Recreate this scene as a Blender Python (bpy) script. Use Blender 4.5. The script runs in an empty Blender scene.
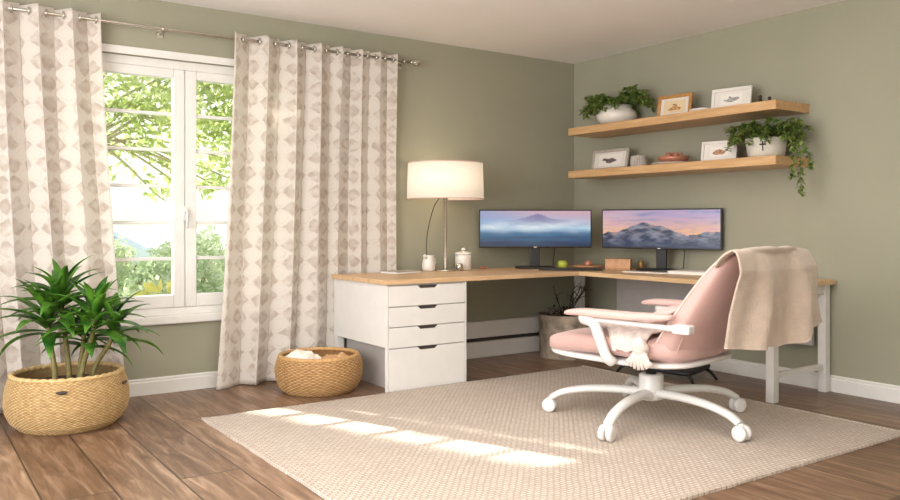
import bpy, bmesh, math, random
from mathutils import Vector, Matrix, noise
random.seed(7)
PI = math.pi
sc = bpy.context.scene
C = sc.collection

# ------------------------------------------------------------------ colour / materials
def lin(r, g, b):
    f = lambda c: (c/255/12.92) if c/255 <= .04045 else ((c/255+.055)/1.055)**2.4
    return (f(r), f(g), f(b), 1)

def new_mat(name):
    m = bpy.data.materials.new(name); m.use_nodes = True
    nt = m.node_tree
    return m, nt, nt.nodes['Principled BSDF']

def N(nt, t, **kw):
    n = nt.nodes.new(t)
    for k, v in kw.items():
        if k in n.inputs: n.inputs[k].default_value = v
        else: setattr(n, k, v)
    return n

def math_n(nt, op, a, b=None, clamp=False):
    n = nt.nodes.new('ShaderNodeMath'); n.operation = op; n.use_clamp = clamp
    for i, v in enumerate((a, b)):
        if v is None: continue
        if isinstance(v, (int, float)): n.inputs[i].default_value = v
        else: nt.links.new(v, n.inputs[i])
    return n.outputs[0]

def mix_c(nt, f, a, b, mode='MIX'):
    n = nt.nodes.new('ShaderNodeMix'); n.data_type = 'RGBA'; n.blend_type = mode
    for i, v in ((0, f), (6, a), (7, b)):
        if isinstance(v, (int, float, tuple)): n.inputs[i].default_value = v
        else: nt.links.new(v, n.inputs[i])
    return n.outputs[2]

def plain(name, col, rough=.5, metal=0, vary=.12, scale=12, bump=0, bscale=80, sheen=0, stretch=None, emis=0):
    """principled material with a procedural colour variation and an optional bump"""
    m, nt, p = new_mat(name)
    tc = N(nt, 'ShaderNodeTexCoord')
    mp = N(nt, 'ShaderNodeMapping')
    if stretch: mp.inputs['Scale'].default_value = stretch
    nt.links.new(tc.outputs['Object'], mp.inputs[0])
    nz = N(nt, 'ShaderNodeTexNoise', Scale=scale, Detail=4.0)
    nt.links.new(mp.outputs[0], nz.inputs['Vector'])
    lo = tuple(c*(1-vary) for c in col[:3]) + (1,); hi = tuple(min(1, c*(1+vary)) for c in col[:3]) + (1,)
    mr = N(nt, 'ShaderNodeMapRange'); mr.inputs[1].default_value = .3; mr.inputs[2].default_value = .7
    nt.links.new(nz.outputs['Fac'], mr.inputs[0])
    c = mix_c(nt, mr.outputs[0], lo, hi)
    nt.links.new(c, p.inputs['Base Color'])
    p.inputs['Roughness'].default_value = rough; p.inputs['Metallic'].default_value = metal
    if sheen: p.inputs['Sheen Weight'].default_value = sheen
    if emis:
        nt.links.new(c, p.inputs['Emission Color']); p.inputs['Emission Strength'].default_value = emis
    if bump:
        nb = N(nt, 'ShaderNodeTexNoise', Scale=bscale, Detail=3.0)
        nt.links.new(mp.outputs[0], nb.inputs['Vector'])
        b = N(nt, 'ShaderNodeBump', Strength=bump, Distance=.01)
        nt.links.new(nb.outputs['Fac'], b.inputs['Height']); nt.links.new(b.outputs[0], p.inputs['Normal'])
    return m

def wood(name, c1, c2, along=(1, 14, 14), rough=.4):
    m, nt, p = new_mat(name)
    tc = N(nt, 'ShaderNodeTexCoord'); mp = N(nt, 'ShaderNodeMapping'); mp.inputs['Scale'].default_value = along
    nt.links.new(tc.outputs['Object'], mp.inputs[0])
    nz = N(nt, 'ShaderNodeTexNoise', Scale=3.0, Detail=6.0, Distortion=.6); nt.links.new(mp.outputs[0], nz.inputs['Vector'])
    cr = N(nt, 'ShaderNodeMapRange'); cr.inputs[1].default_value = .3; cr.inputs[2].default_value = .7
    nt.links.new(nz.outputs['Fac'], cr.inputs[0])
    nt.links.new(mix_c(nt, cr.outputs[0], c1, c2), p.inputs['Base Color'])
    p.inputs['Roughness'].default_value = rough
    b = N(nt, 'ShaderNodeBump', Strength=.12, Distance=.004); nt.links.new(nz.outputs['Fac'], b.inputs['Height']); nt.links.new(b.outputs[0], p.inputs['Normal'])
    return m

def leafy(name, c1, c2, trans=.35, rough=.4, scale=25):
    m, nt, p = new_mat(name)
    tc = N(nt, 'ShaderNodeTexCoord')
    nz = N(nt, 'ShaderNodeTexNoise', Scale=scale, Detail=2.0); nt.links.new(tc.outputs['Object'], nz.inputs['Vector'])
    mr = N(nt, 'ShaderNodeMapRange'); mr.inputs[1].default_value = .35; mr.inputs[2].default_value = .65
    nt.links.new(nz.outputs['Fac'], mr.inputs[0])
    c = mix_c(nt, mr.outputs[0], c1, c2)
    nt.links.new(c, p.inputs['Base Color']); p.inputs['Roughness'].default_value = rough
    t = N(nt, 'ShaderNodeBsdfTranslucent'); nt.links.new(c, t.inputs['Color'])
    mx = N(nt, 'ShaderNodeMixShader'); mx.inputs[0].default_value = trans
    nt.links.new(p.outputs[0], mx.inputs[1]); nt.links.new(t.outputs[0], mx.inputs[2])
    nt.links.new(mx.outputs[0], nt.nodes['Material Output'].inputs[0])
    return m

def vcol(name, emis=0, rough=.5):
    m, nt, p = new_mat(name)
    a = N(nt, 'ShaderNodeVertexColor'); a.layer_name = 'Col'
    nt.links.new(a.outputs[0], p.inputs['Base Color']); p.inputs['Roughness'].default_value = rough
    if emis:
        p.inputs['Base Color'].default_value = (0, 0, 0, 1); nt.links.remove(p.inputs['Base Color'].links[0])
        p.inputs['Base Color'].default_value = (.01, .01, .01, 1)
        nt.links.new(a.outputs[0], p.inputs['Emission Color']); p.inputs['Emission Strength'].default_value = emis
    return m

M = {}
M['white'] = plain('white_lacquer', lin(224, 221, 217), .35, vary=.02)
M['white_metal'] = plain('white_metal', lin(226, 224, 221), .3, vary=.02)
M['white_paint'] = plain('white_paint', lin(228, 226, 222), .45, vary=.03)
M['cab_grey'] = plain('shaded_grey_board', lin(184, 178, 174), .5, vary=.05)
M['dark'] = plain('black_plastic', lin(24, 24, 26), .4, vary=.1)
M['slot'] = plain('dark_grip', lin(62, 54, 50), .5, vary=.1)
M['chrome'] = plain('brushed_nickel', lin(205, 200, 190), .22, .95, vary=.04)
M['pink'] = plain('dusty_pink_upholstery', lin(200, 163, 156), .62, vary=.07, scale=5, bump=.12, bscale=60, sheen=.25)
M['pink_pad'] = plain('pale_pink_pad', lin(216, 180, 172), .55, vary=.05, sheen=.2)
M['piping'] = plain('pale_piping', lin(220, 194, 186), .6, vary=.04)
M['blanket'] = plain('beige_throw', lin(203, 184, 167), .9, vary=.07, scale=18, bump=.5, bscale=160, sheen=.4)
M['scarf'] = plain('pale_scarf', lin(218, 202, 194), .9, vary=.16, scale=22, bump=.3, bscale=90, sheen=.2)
M['pillow'] = plain('blush_pillow', lin(224, 200, 194), .85, vary=.06, scale=10, bump=.3, bscale=120, sheen=.2)
M['oak'] = wood('light_oak_along_y', lin(196, 160, 118), lin(222, 190, 150), (14, 1, 14))
M['oak_x'] = wood('light_oak_along_x', lin(196, 158, 118), lin(220, 186, 146), (1, 14, 14))
M['shelf'] = wood('oak_shelf', lin(186, 144, 98), lin(212, 174, 128), (16, 1, 16))
M['stem'] = plain('plant_stem', lin(122, 112, 66), .6, vary=.3, scale=30, bump=.3, bscale=60)
M['soil'] = plain('soil', lin(70, 52, 38), .95, vary=.4, scale=40, bump=.8, bscale=50)
M['leaf'] = leafy('dracaena_leaf', lin(36, 88, 26), lin(104, 156, 52), .22, .3, 9)
M['ivy'] = leafy('trailing_leaf', lin(74, 110, 48), lin(160, 182, 98), .35, .45, 30)
M['ceramic'] = plain('white_ceramic', lin(228, 222, 214), .3, vary=.03)
M['stone_pot'] = plain('pale_stoneware', lin(205, 198, 186), .6, vary=.08, scale=20)
M['brass'] = plain('aged_brass', lin(176, 140, 92), .35, .6, vary=.1)
M['copper'] = plain('rose_copper', lin(190, 128, 104), .4, .3, vary=.12, scale=30)
M['paper'] = plain('white_paper', lin(236, 232, 226), .6, vary=.02)
M['goldframe'] = wood('honey_wood_frame', lin(168, 116, 60), lin(198, 148, 84), (20, 20, 20))
M['greyframe'] = plain('weathered_grey_frame', lin(176, 168, 158), .6, vary=.12, scale=30)
M['apple'] = plain('green_apple_skin', lin(178, 190, 70), .35, vary=.15)
M['bowlwood'] = wood('tan_wood', lin(180, 128, 86), lin(208, 160, 116), (10, 10, 10))
M['bark'] = plain('birch_bark', lin(150, 136, 120), .8, vary=.5, scale=11, bump=.8, bscale=26)
M['twig'] = plain('dark_twig', lin(58, 46, 38), .8, vary=.2)
M['vc'] = vcol('printed_art')
M['vce'] = vcol('lit_screen', .80, .25)
M['grass'] = leafy('lawn', lin(190, 208, 160), lin(216, 226, 186), .0, .9, 3)
M['tree_leaf'] = leafy('tree_leaf', lin(150, 164, 98), lin(208, 214, 160), .5, .7, 1.5)
M['shade_leaf'] = leafy('sun_block_leaf', lin(120, 150, 80), lin(160, 180, 100), .3, .7, 1.5)
M['hedge'] = leafy('hedge_leaf', lin(176, 192, 156), lin(224, 230, 202), .3, .7, 2.5)
M['hedge2'] = leafy('dark_shrub_leaf', lin(146, 166, 128), lin(206, 216, 180), .3, .7, 4)
M['trunk'] = plain('tree_bark', lin(176, 164, 146), .9, vary=.2)
M['house'] = plain('glowing_pale_render', lin(252, 252, 250), .8, vary=.02, emis=.25)  # slight glow put into the wall to imitate overexposed daylight
M['housewin'] = plain('glowing_house_window', lin(236, 232, 230), .5, vary=.03, emis=.2)  # same daylight glow put into the house windows, not lamplight
M['roof'] = plain('pale_roof', lin(226, 220, 216), .8, vary=.05)
M['car'] = plain('silver_blue_car', lin(196, 206, 224), .3, .0, vary=.03)
M['carglass'] = plain('car_glass', lin(150, 162, 186), .1, vary=.03)
M['tyre'] = plain('tyre', lin(50, 50, 52), .8, vary=.1)
M['flower'] = leafy('yellow_petals', lin(235, 222, 120), lin(246, 236, 160), .4, .7, 6)

def paint_mat(name, col, vary=.05):
    m = plain(name, col, .75, vary=vary, scale=1.3, bump=.06, bscale=140)
    return m
M['wall'] = paint_mat('sage_green_paint', lin(157, 155, 136), .05)
M['ceil'] = paint_mat('white_ceiling_paint', lin(246, 243, 240), .02)

def floor_mat():
    m, nt, p = new_mat('oak_plank_floor')
    tc = N(nt, 'ShaderNodeTexCoord')
    sx = N(nt, 'ShaderNodeSeparateXYZ'); nt.links.new(tc.outputs['Object'], sx.inputs[0])
    cx = N(nt, 'ShaderNodeCombineXYZ'); nt.links.new(sx.outputs[1], cx.inputs[0]); nt.links.new(math_n(nt, 'ADD', sx.outputs[0], .09), cx.inputs[1])
    br = N(nt, 'ShaderNodeTexBrick', Scale=1.0)
    br.inputs['Color1'].default_value = (0, 0, 0, 1); br.inputs['Color2'].default_value = (1, 1, 1, 1); br.inputs['Mortar'].default_value = (.5, .5, .5, 1)
    br.inputs['Mortar Size'].default_value = .0035; br.inputs['Brick Width'].default_value = 1.9; br.inputs['Row Height'].default_value = .27
    br.inputs['Mortar Smooth'].default_value = .2; br.inputs['Bias'].default_value = 0
    br.offset = .43; br.squash = 1
    nt.links.new(cx.outputs[0], br.inputs['Vector'])
    mp = N(nt, 'ShaderNodeMapping'); mp.inputs['Scale'].default_value = (9, .9, 1); nt.links.new(tc.outputs['Object'], mp.inputs[0])
    # shift the grain per plank
    ad = N(nt, 'ShaderNodeVectorMath', operation='ADD'); nt.links.new(mp.outputs[0], ad.inputs[0])
    sc_ = N(nt, 'ShaderNodeVectorMath', operation='SCALE'); nt.links.new(br.outputs['Color'], sc_.inputs[0]); sc_.inputs[3].default_value = 7.0
    nt.links.new(sc_.outputs[0], ad.inputs[1])
    g = N(nt, 'ShaderNodeTexNoise', Scale=2.2, Detail=7.0, Roughness=.62, Distortion=1.1); nt.links.new(ad.outputs[0], g.inputs['Vector'])
    ramp = N(nt, 'ShaderNodeValToRGB'); nt.links.new(g.outputs['Fac'], ramp.inputs[0])
    e = ramp.color_ramp.elements; e[0].position = .28; e[0].color = lin(94, 72, 57); e[1].position = .72; e[1].color = lin(178, 152, 131)
    x = e.new(.5); x.color = lin(134, 106, 84)
    tone = mix_c(nt, br.outputs['Color'], lin(190, 176, 166), lin(255, 250, 244))
    c = mix_c(nt, 1.0, ramp.outputs[0], tone, 'MULTIPLY')
    c = mix_c(nt, br.outputs['Fac'], c, lin(50, 38, 30))
    nt.links.new(c, p.inputs['Base Color'])
    p.inputs['Roughness'].default_value = .36
    h = math_n(nt, 'SUBTRACT', math_n(nt, 'MULTIPLY', g.outputs['Fac'], .25), br.outputs['Fac'])
    b = N(nt, 'ShaderNodeBump', Strength=.25, Distance=.004); nt.links.new(h, b.inputs['Height']); nt.links.new(b.outputs[0], p.inputs['Normal'])
    return m
M['floor'] = floor_mat()

def rug_mat():
    m, nt, p = new_mat('woven_rug')
    tc = N(nt, 'ShaderNodeTexCoord')
    mp = N(nt, 'ShaderNodeMapping'); nt.links.new(tc.outputs['Object'], mp.inputs[0])
    wob = N(nt, 'ShaderNodeTexNoise', Scale=7.0); nt.links.new(tc.outputs['Object'], wob.inputs['Vector'])
    off = N(nt, 'ShaderNodeVectorMath', operation='SCALE'); nt.links.new(wob.outputs['Color'], off.inputs[0]); off.inputs[3].default_value = .02
    ad = N(nt, 'ShaderNodeVectorMath', operation='ADD'); nt.links.new(mp.outputs[0], ad.inputs[0]); nt.links.new(off.outputs[0], ad.inputs[1])
    br = N(nt, 'ShaderNodeTexBrick', Scale=1.0)
    br.inputs['Color1'].default_value = lin(224, 211, 199); br.inputs['Color2'].default_value = lin(208, 192, 178); br.inputs['Mortar'].default_value = lin(168, 148, 130)
    br.inputs['Mortar Size'].default_value = .0045; br.inputs['Mortar Smooth'].default_value = .8
    br.inputs['Brick Width'].default_value = .036; br.inputs['Row Height'].default_value = .020
    nt.links.new(ad.outputs[0], br.inputs['Vector'])
    nz = N(nt, 'ShaderNodeTexNoise', Scale=110.0, Detail=2.0); nt.links.new(tc.outputs['Object'], nz.inputs['Vector'])
    big = N(nt, 'ShaderNodeTexNoise', Scale=2.5, Detail=3.0); nt.links.new(tc.outputs['Object'], big.inputs['Vector'])
    c = mix_c(nt, math_n(nt, 'MULTIPLY', nz.outputs['Fac'], .35), br.outputs['Color'], lin(236, 226, 216))
    c = mix_c(nt, math_n(nt, 'MULTIPLY', big.outputs['Fac'], .22), c, lin(194, 174, 156))
    nt.links.new(c, p.inputs['Base Color']); p.inputs['Roughness'].default_value = .95
    h = math_n(nt, 'SUBTRACT', math_n(nt, 'MULTIPLY', nz.outputs['Fac'], .5), br.outputs['Fac'])
    b = N(nt, 'ShaderNodeBump', Strength=1.0, Distance=.008); nt.links.new(h, b.inputs['Height']); nt.links.new(b.outputs[0], p.inputs['Normal'])
    return m
M['rug'] = rug_mat()

def curtain_mat():
    m, nt, p = new_mat('printed_curtain_cloth')
    uv = N(nt, 'ShaderNodeUVMap'); uv.uv_map = 'UVMap'
    nz = N(nt, 'ShaderNodeTexNoise', Scale=9.0, Detail=3.0); nt.links.new(uv.outputs[0], nz.inputs['Vector'])
    sh = N(nt, 'ShaderNodeVectorMath', operation='SCALE'); nt.links.new(nz.outputs['Color'], sh.inputs[0]); sh.inputs[3].default_value = .075
    ad = N(nt, 'ShaderNodeVectorMath', operation='ADD'); nt.links.new(uv.outputs[0], ad.inputs[0]); nt.links.new(sh.outputs[0], ad.inputs[1])
    s = N(nt, 'ShaderNodeSeparateXYZ'); nt.links.new(ad.outputs[0], s.inputs[0])
    u = math_n(nt, 'COSINE', math_n(nt, 'MULTIPLY', s.outputs[0], 2*PI/.105))
    v = math_n(nt, 'COSINE', math_n(nt, 'MULTIPLY', s.outputs[1], 2*PI/.125))
    g = math_n(nt, 'ADD', u, v)
    a = N(nt, 'ShaderNodeMapRange', interpolation_type='SMOOTHSTEP'); a.inputs[1].default_value = -.15; a.inputs[2].default_value = .45; nt.links.new(g, a.inputs[0])
    # pale hearts inside the blobs and thin outlines round the pale ovals
    h = N(nt, 'ShaderNodeMapRange', interpolation_type='SMOOTHSTEP'); h.inputs[1].default_value = 1.1; h.inputs[2].default_value = 1.6; nt.links.new(g, h.inputs[0])
    ring = math_n(nt, 'ABSOLUTE', math_n(nt, 'ADD', g, .75))
    r2 = N(nt, 'ShaderNodeMapRange', interpolation_type='SMOOTHSTEP'); r2.inputs[1].default_value = .28; r2.inputs[2].default_value = .1; nt.links.new(ring, r2.inputs[0])
    n2 = N(nt, 'ShaderNodeTexNoise', Scale=16.0, Detail=4.0); nt.links.new(uv.outputs[0], n2.inputs['Vector'])
    n3 = N(nt, 'ShaderNodeMapRange'); n3.inputs[1].default_value = .3; n3.inputs[2].default_value = .62; nt.links.new(n2.outputs['Fac'], n3.inputs[0])
    t = math_n(nt, 'SUBTRACT', a.outputs[0], math_n(nt, 'MULTIPLY', h.outputs[0], .25))
    t = math_n(nt, 'ADD', t, math_n(nt, 'MULTIPLY', r2.outputs[0], .25))
    t = math_n(nt, 'MULTIPLY', t, n3.outputs[0], True)
    c = mix_c(nt, math_n(nt, 'MULTIPLY', t, .58), lin(242, 236, 229), lin(184, 163, 146))
    nt.links.new(c, p.inputs['Base Color']); p.inputs['Roughness'].default_value = .9
    wv = N(nt, 'ShaderNodeTexNoise', Scale=260.0); nt.links.new(uv.outputs[0], wv.inputs['Vector'])
    b = N(nt, 'ShaderNodeBump', Strength=.15, Distance=.003); nt.links.new(wv.outputs['Fac'], b.inputs['Height']); nt.links.new(b.outputs[0], p.inputs['Normal'])
    tl = N(nt, 'ShaderNodeBsdfTranslucent'); nt.links.new(c, tl.inputs['Color'])
    mx = N(nt, 'ShaderNodeMixShader'); mx.inputs[0].default_value = .42
    nt.links.new(p.outputs[0], mx.inputs[1]); nt.links.new(tl.outputs[0], mx.inputs[2]); nt.links.new(mx.outputs[0], nt.nodes['Material Output'].inputs[0])
    return m
M['curtain'] = curtain_mat()

def glass_mat():
    m, nt, p = new_mat('window_glass')
    t = N(nt, 'ShaderNodeBsdfTransparent'); t.inputs[0].default_value = (.97, .985, .98, 1)
    g = N(nt, 'ShaderNodeBsdfGlossy'); g.inputs['Roughness'].default_value = .02
    f = N(nt, 'ShaderNodeFresnel', IOR=1.2)
    mx = N(nt, 'ShaderNodeMixShader'); nt.links.new(f.outputs[0], mx.inputs[0])
    nt.links.new(t.outputs[0], mx.inputs[1]); nt.links.new(g.outputs[0], mx.inputs[2])
    nt.links.new(mx.outputs[0], nt.nodes['Material Output'].inputs[0]); return m
M['glass'] = glass_mat()

def wicker_mat(name, c1, c2, c3):
    m, nt, p = new_mat(name)
    a = N(nt, 'ShaderNodeVertexColor'); a.layer_name = 'Col'
    tc = N(nt, 'ShaderNodeTexCoord'); nz = N(nt, 'ShaderNodeTexNoise', Scale=45.0, Detail=4.0); nt.links.new(tc.outputs['Object'], nz.inputs['Vector'])
    mr = N(nt, 'ShaderNodeMapRange'); mr.inputs[1].default_value = .3; mr.inputs[2].default_value = .7; nt.links.new(nz.outputs['Fac'], mr.inputs[0])
    c = mix_c(nt, mr.outputs[0], c1, c2)
    c = mix_c(nt, a.outputs[0], c3, c)
    nt.links.new(c, p.inputs['Base Color']); p.inputs['Roughness'].default_value = .7
    return m
M['wicker'] = wicker_mat('seagrass_weave', lin(196, 160, 106), lin(226, 196, 142), lin(110, 78, 42))
M['wicker2'] = wicker_mat('golden_wicker', lin(184, 140, 88), lin(220, 180, 124), lin(96, 62, 32))

def shade_mat():
    m, nt, p = new_mat('linen_lamp_shade')
    tc = N(nt, 'ShaderNodeTexCoord'); nz = N(nt, 'ShaderNodeTexNoise', Scale=60.0, Detail=2.0); nt.links.new(tc.outputs['Object'], nz.inputs['Vector'])
    c = mix_c(nt, nz.outputs['Fac'], lin(250, 242, 228), lin(255, 248, 238))
    nt.links.new(c, p.inputs['Base Color']); p.inputs['Roughness'].default_value = .9
    nt.links.new(c, p.inputs['Emission Color']); p.inputs['Emission Strength'].default_value = .34
    tl = N(nt, 'ShaderNodeBsdfTranslucent'); nt.links.new(c, tl.inputs['Color'])
    mx = N(nt, 'ShaderNodeMixShader'); mx.inputs[0].default_value = .5
    nt.links.new(p.outputs[0], mx.inputs[1]); nt.links.new(tl.outputs[0], mx.inputs[2]); nt.links.new(mx.outputs[0], nt.nodes['Material Output'].inputs[0])
    return m
M['shade'] = shade_mat()
M['bulb'] = plain('warm_bulb', lin(255, 214, 150), .4, vary=.01, emis=3)

# ------------------------------------------------------------------ mesh builder
class MB:
    def __init__(s): s.v = []; s.f = []; s.sm = []; s.uv = None; s.col = None
    def add(s, vs, fs, smooth=False):
        n = len(s.v); s.v += [tuple(q) for q in vs]
        s.f += [tuple(i+n for i in f) for f in fs]; s.sm += [smooth]*len(fs); return s
    def box(s, x0, x1, y0, y1, z0, z1, mat=None):
        x0, x1 = sorted((x0, x1)); y0, y1 = sorted((y0, y1)); z0, z1 = sorted((z0, z1))
        vs = [(x, y, z) for z in (z0, z1) for y in (y0, y1) for x in (x0, x1)]
        if mat: vs = [mat @ Vector(q) for q in vs]
        return s.add(vs, [(0, 2, 3, 1), (4, 5, 7, 6), (0, 1, 5, 4), (2, 6, 7, 3), (1, 3, 7, 5), (0, 4, 6, 2)])
    def grid(s, nu, nv, fn, smooth=True, wrapu=False):
        cu = nu if wrapu else nu+1
        vs = [fn(i/nu, j/nv) for j in range(nv+1) for i in range(cu)]
        fs = [(j*cu+i, j*cu+(i+1) % cu, (j+1)*cu+(i+1) % cu, (j+1)*cu+i) for j in range(nv) for i in range(nu)]
        return s.add(vs, fs, smooth)
    def lathe(s, prof, n=32, c=(0, 0, 0), smooth=True, caps=True, mat=None):
        vs = [(c[0]+r*math.cos(2*PI*i/n), c[1]+r*math.sin(2*PI*i/n), c[2]+z) for r, z in prof for i in range(n)]
        if mat: vs = [mat @ Vector(q) for q in vs]
        fs = [(j*n+i, j*n+(i+1) % n, (j+1)*n+(i+1) % n, (j+1)*n+i) for j in range(len(prof)-1) for i in range(n)]
        s.add(vs, fs, smooth)
        if caps:
            b = len(s.v)-len(vs); k = (len(prof)-1)*n
            s.f.append(tuple(b+i for i in reversed(range(n)))); s.sm.append(False)
            s.f.append(tuple(b+k+i for i in range(n))); s.sm.append(False)
        return s
    def tube(s, pts, r, n=10, caps=True, flat=1.0, smooth=True):
        pts = [Vector(q) for q in pts]; rs = r if isinstance(r, (list, tuple)) else [r]*len(pts)
        vs = []; up = Vector((0, 0, 1))
        prev = None
        for i, q in enumerate(pts):
            t = (pts[min(i+1, len(pts)-1)]-pts[max(i-1, 0)]).normalized()
            if prev is None:
                a = t.cross(up if abs(t.z) < .95 else Vector((0, 1, 0))).normalized()
            else:
                a = (prev-t*prev.dot(t)).normalized()
            prev = a; b = t.cross(a)
            vs += [q+a*rs[i]*math.cos(2*PI*k/n)+b*rs[i]*flat*math.sin(2*PI*k/n) for k in range(n)]
        fs = [(j*n+i, j*n+(i+1) % n, (j+1)*n+(i+1) % n, (j+1)*n+i) for j in range(len(pts)-1) for i in range(n)]
        s.add(vs, fs, smooth)
        if caps:
            b0 = len(s.v)-len(vs); k = (len(pts)-1)*n
            s.f.append(tuple(b0+i for i in reversed(range(n)))); s.sm.append(False)
            s.f.append(tuple(b0+k+i for i in range(n))); s.sm.append(False)
        return s
    def sup(s, a, b, c, e1=.5, e2=.5, nu=40, nv=20, warp=None):
        """superellipsoid: a rounded cushion shape, optionally warped"""
        sp = lambda x, e: math.copysign(abs(x)**e, x)
        def fn(u, v):
            t = 2*PI*u; ph = -PI/2+PI*v
            q = (a*sp(math.cos(ph), e1)*sp(math.cos(t), e2), b*sp(math.cos(ph), e1)*sp(math.sin(t), e2), c*sp(math.sin(ph), e1))
            return warp(*q) if warp else q
        return s.grid(nu, nv, fn, True, True)
    def build(s, name, mat, parent=None, bevel=0, seg=2, loc=None, weld=False, solid=0, sub=0):
        me = bpy.data.meshes.new(name); me.from_pydata(s.v, [], s.f)
        me.polygons.foreach_set('use_smooth', s.sm)
        if s.uv:
            l = me.uv_layers.new(name='UVMap')
            for lp in me.loops: l.data[lp.index].uv = s.uv[lp.vertex_index]
        if s.col:
            a = me.color_attributes.new('Col', 'FLOAT_COLOR', 'POINT')
            for i, c in enumerate(s.col): a.data[i].color = c
        me.update()
        bm = bmesh.new(); bm.from_mesh(me)
        if weld: bmesh.ops.remove_doubles(bm, verts=bm.verts, dist=1e-5)
        if not s.uv or weld: bmesh.ops.recalc_face_normals(bm, faces=bm.faces)
        bm.to_mesh(me); bm.free()
        me.materials.append(mat)
        o = bpy.data.objects.new(name, me); C.objects.link(o)
        if parent: o.parent = parent
        if loc: o.location = loc
        if solid:
            m = o.modifiers.new('thick', 'SOLIDIFY'); m.thickness = solid; m.offset = 0
        if bevel:
            m = o.modifiers.new('bev', 'BEVEL'); m.width = bevel; m.segments = seg; m.limit_method = 'ANGLE'
        if sub:
            m = o.modifiers.new('sub', 'SUBSURF'); m.levels = sub; m.render_levels = sub
        return o

def tag(o, label, cat, group=None):
    o['label'] = label; o['category'] = cat
    if group: o['group'] = group
    return o
def thing(name, label, cat, loc=(0, 0, 0), rz=0, group=None):
    o = bpy.data.objects.new(name, None); C.objects.link(o); o.empty_display_size = .1
    o.location = loc; o.rotation_euler = (0, 0, rz)
    return tag(o, label, cat, group)
def struct(o): o['kind'] = 'structure'; return o
def bezier(p0, p1, p2, p3, n=12):
    P = [Vector(q) for q in (p0, p1, p2, p3)]
    return [P[0]*(1-t)**3+P[1]*3*t*(1-t)**2+P[2]*3*t*t*(1-t)+P[3]*t**3 for t in [i/n for i in range(n+1)]]
def smooth_path(pts, n=6):
    """Catmull-Rom through the points"""
    P = [Vector(q) for q in pts]; P = [P[0]*2-P[1]]+P+[P[-1]*2-P[-2]]; out = []
    for i in range(1, len(P)-2):
        for k in range(n):
            t = k/n; a, b, c, d = P[i-1:i+3]
            out.append(.5*((2*b)+(c-a)*t+(2*a-5*b+4*c-d)*t*t+(3*b-3*c+d-a)*t**3))
    return out+[P[-2]]

# ------------------------------------------------------------------ camera
cam = bpy.data.cameras.new('camera'); co = bpy.data.objects.new('camera', cam); C.objects.link(co)
co.location = (-5.166, -5.475, 1.12); co.rotation_euler = (PI/2, 0, -math.atan2(.5673, .8234))
cam.sensor_width = 36; cam.lens = 36*804/900; cam.shift_y = -26/900; cam.clip_start = .05; cam.clip_end = 200
sc.camera = co

# ------------------------------------------------------------------ room shell
H = 2.60; XL = -6.6; YB = -6.8; TH = .22
WX0, WX1, WZ0, WZ1 = -4.43, -2.68, .50, 2.22
struct(MB().box(XL, .2, YB, .0, -.1, 0).build('floor', M['floor']))
struct(MB().box(XL, .2, YB, TH, H, H+.1).build('ceiling', M['ceil']))
w = MB()
w.box(XL, WX0, 0, TH, 0, H); w.box(WX1, .2, 0, TH, 0, H); w.box(WX0, WX1, 0, TH, 0, WZ0); w.box(WX0, WX1, 0, TH, WZ1, H)
struct(w.build('wall_left', M['wall']))
struct(MB().box(0, .2, YB, 0, 0, H).build('wall_right', M['wall']))
struct(MB().box(XL, .2, YB-.2, YB, 0, H).build('wall_back', M['wall']))
def baseboard(name, pts_fn, L0, L1):
    prof = [(0, 0), (.018, 0), (.018, .082), (.012, .09), (.014, .1), (.008, .108), (0, .108)]
    n = len(prof); vs = [pts_fn(L, d, z) for L in (L0, L1) for d, z in prof]
    fs = [(i, (i+1) % n, n+(i+1) % n, n+i) for i in range(n)]+[tuple(range(n)), tuple(range(2*n-1, n-1, -1))]
    return struct(MB().add(vs, fs).build(name, M['white_paint']))
baseboard('baseboard_left', lambda L, d, z: (L, -d, z), XL, 0)
baseboard('baseboard_right', lambda L, d, z: (-d, L, z), YB, -.018)

# window: frame, two sashes with glazing bars, panes, handle, sill
win = bpy.data.objects.new('window_1', None); C.objects.link(win); struct(win)
fr = MB()
for a in ((WX0, WX0+.06, WZ0, WZ1), (WX1-.06, WX1, WZ0, WZ1), (WX0, WX1, WZ1-.06, WZ1), (WX0, WX1, WZ0, WZ0+.06)):
    fr.box(a[0], a[1], .03, .13, a[2], a[3])
fr.build('window_frame', M['white_paint'], win, bevel=.006)
ca = MB()
for a in ((WX0-.03, WX1+.03, WZ1, WZ1+.05), (WX0-.05, WX0, WZ0, WZ1+.05), (WX1, WX1+.05, WZ0, WZ1+.05)): ca.box(a[0], a[1], -.012, .0, a[2], a[3])
ca.build('casing', M['white_paint'], win, bevel=.004)
MB().box(WX0-.09, WX1+.09, -.032, .10, WZ0-.045, WZ0+.012).build('sill', M['white_paint'], win, bevel=.01, seg=3)
mid = (WX0+WX1)/2
for x0, x1 in ((WX0+.06, mid-.002), (mid+.002, WX1-.06)):
    s_ = MB(); z0, z1 = WZ0+.06, WZ1-.06; st = .075
    s_.box(x0, x0+st, .02, .085, z0, z1); s_.box(x1-st, x1, .02, .085, z0, z1)
    s_.box(x0+st, x1-st, .02, .085, z0, z0+.085); s_.box(x0+st, x1-st, .02, .085, z1-.06, z1)
    sash = s_.build('sash', M['white_paint'], win, bevel=.006)
    gz0, gz1 = z0+.085, z1-.06
    for k in range(1, 6):
        z = gz0+(gz1-gz0)*k/6
        MB().box(x0+st, x1-st, .038, .07, z-.011, z+.011).build('glazing_bar', M['white_paint'], sash, bevel=.003)
    MB().box(x0+st, x1-st, .052, .056, gz0, gz1).build('pane', M['glass'], sash)
hd = MB(); hd.box(mid-.016, mid+.016, .008, .02, 1.14, 1.24); hd.tube([(mid, .008, 1.2), (mid, -.025, 1.2), (mid, -.03, 1.19), (mid, -.03, 1.09)], .008)
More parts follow.
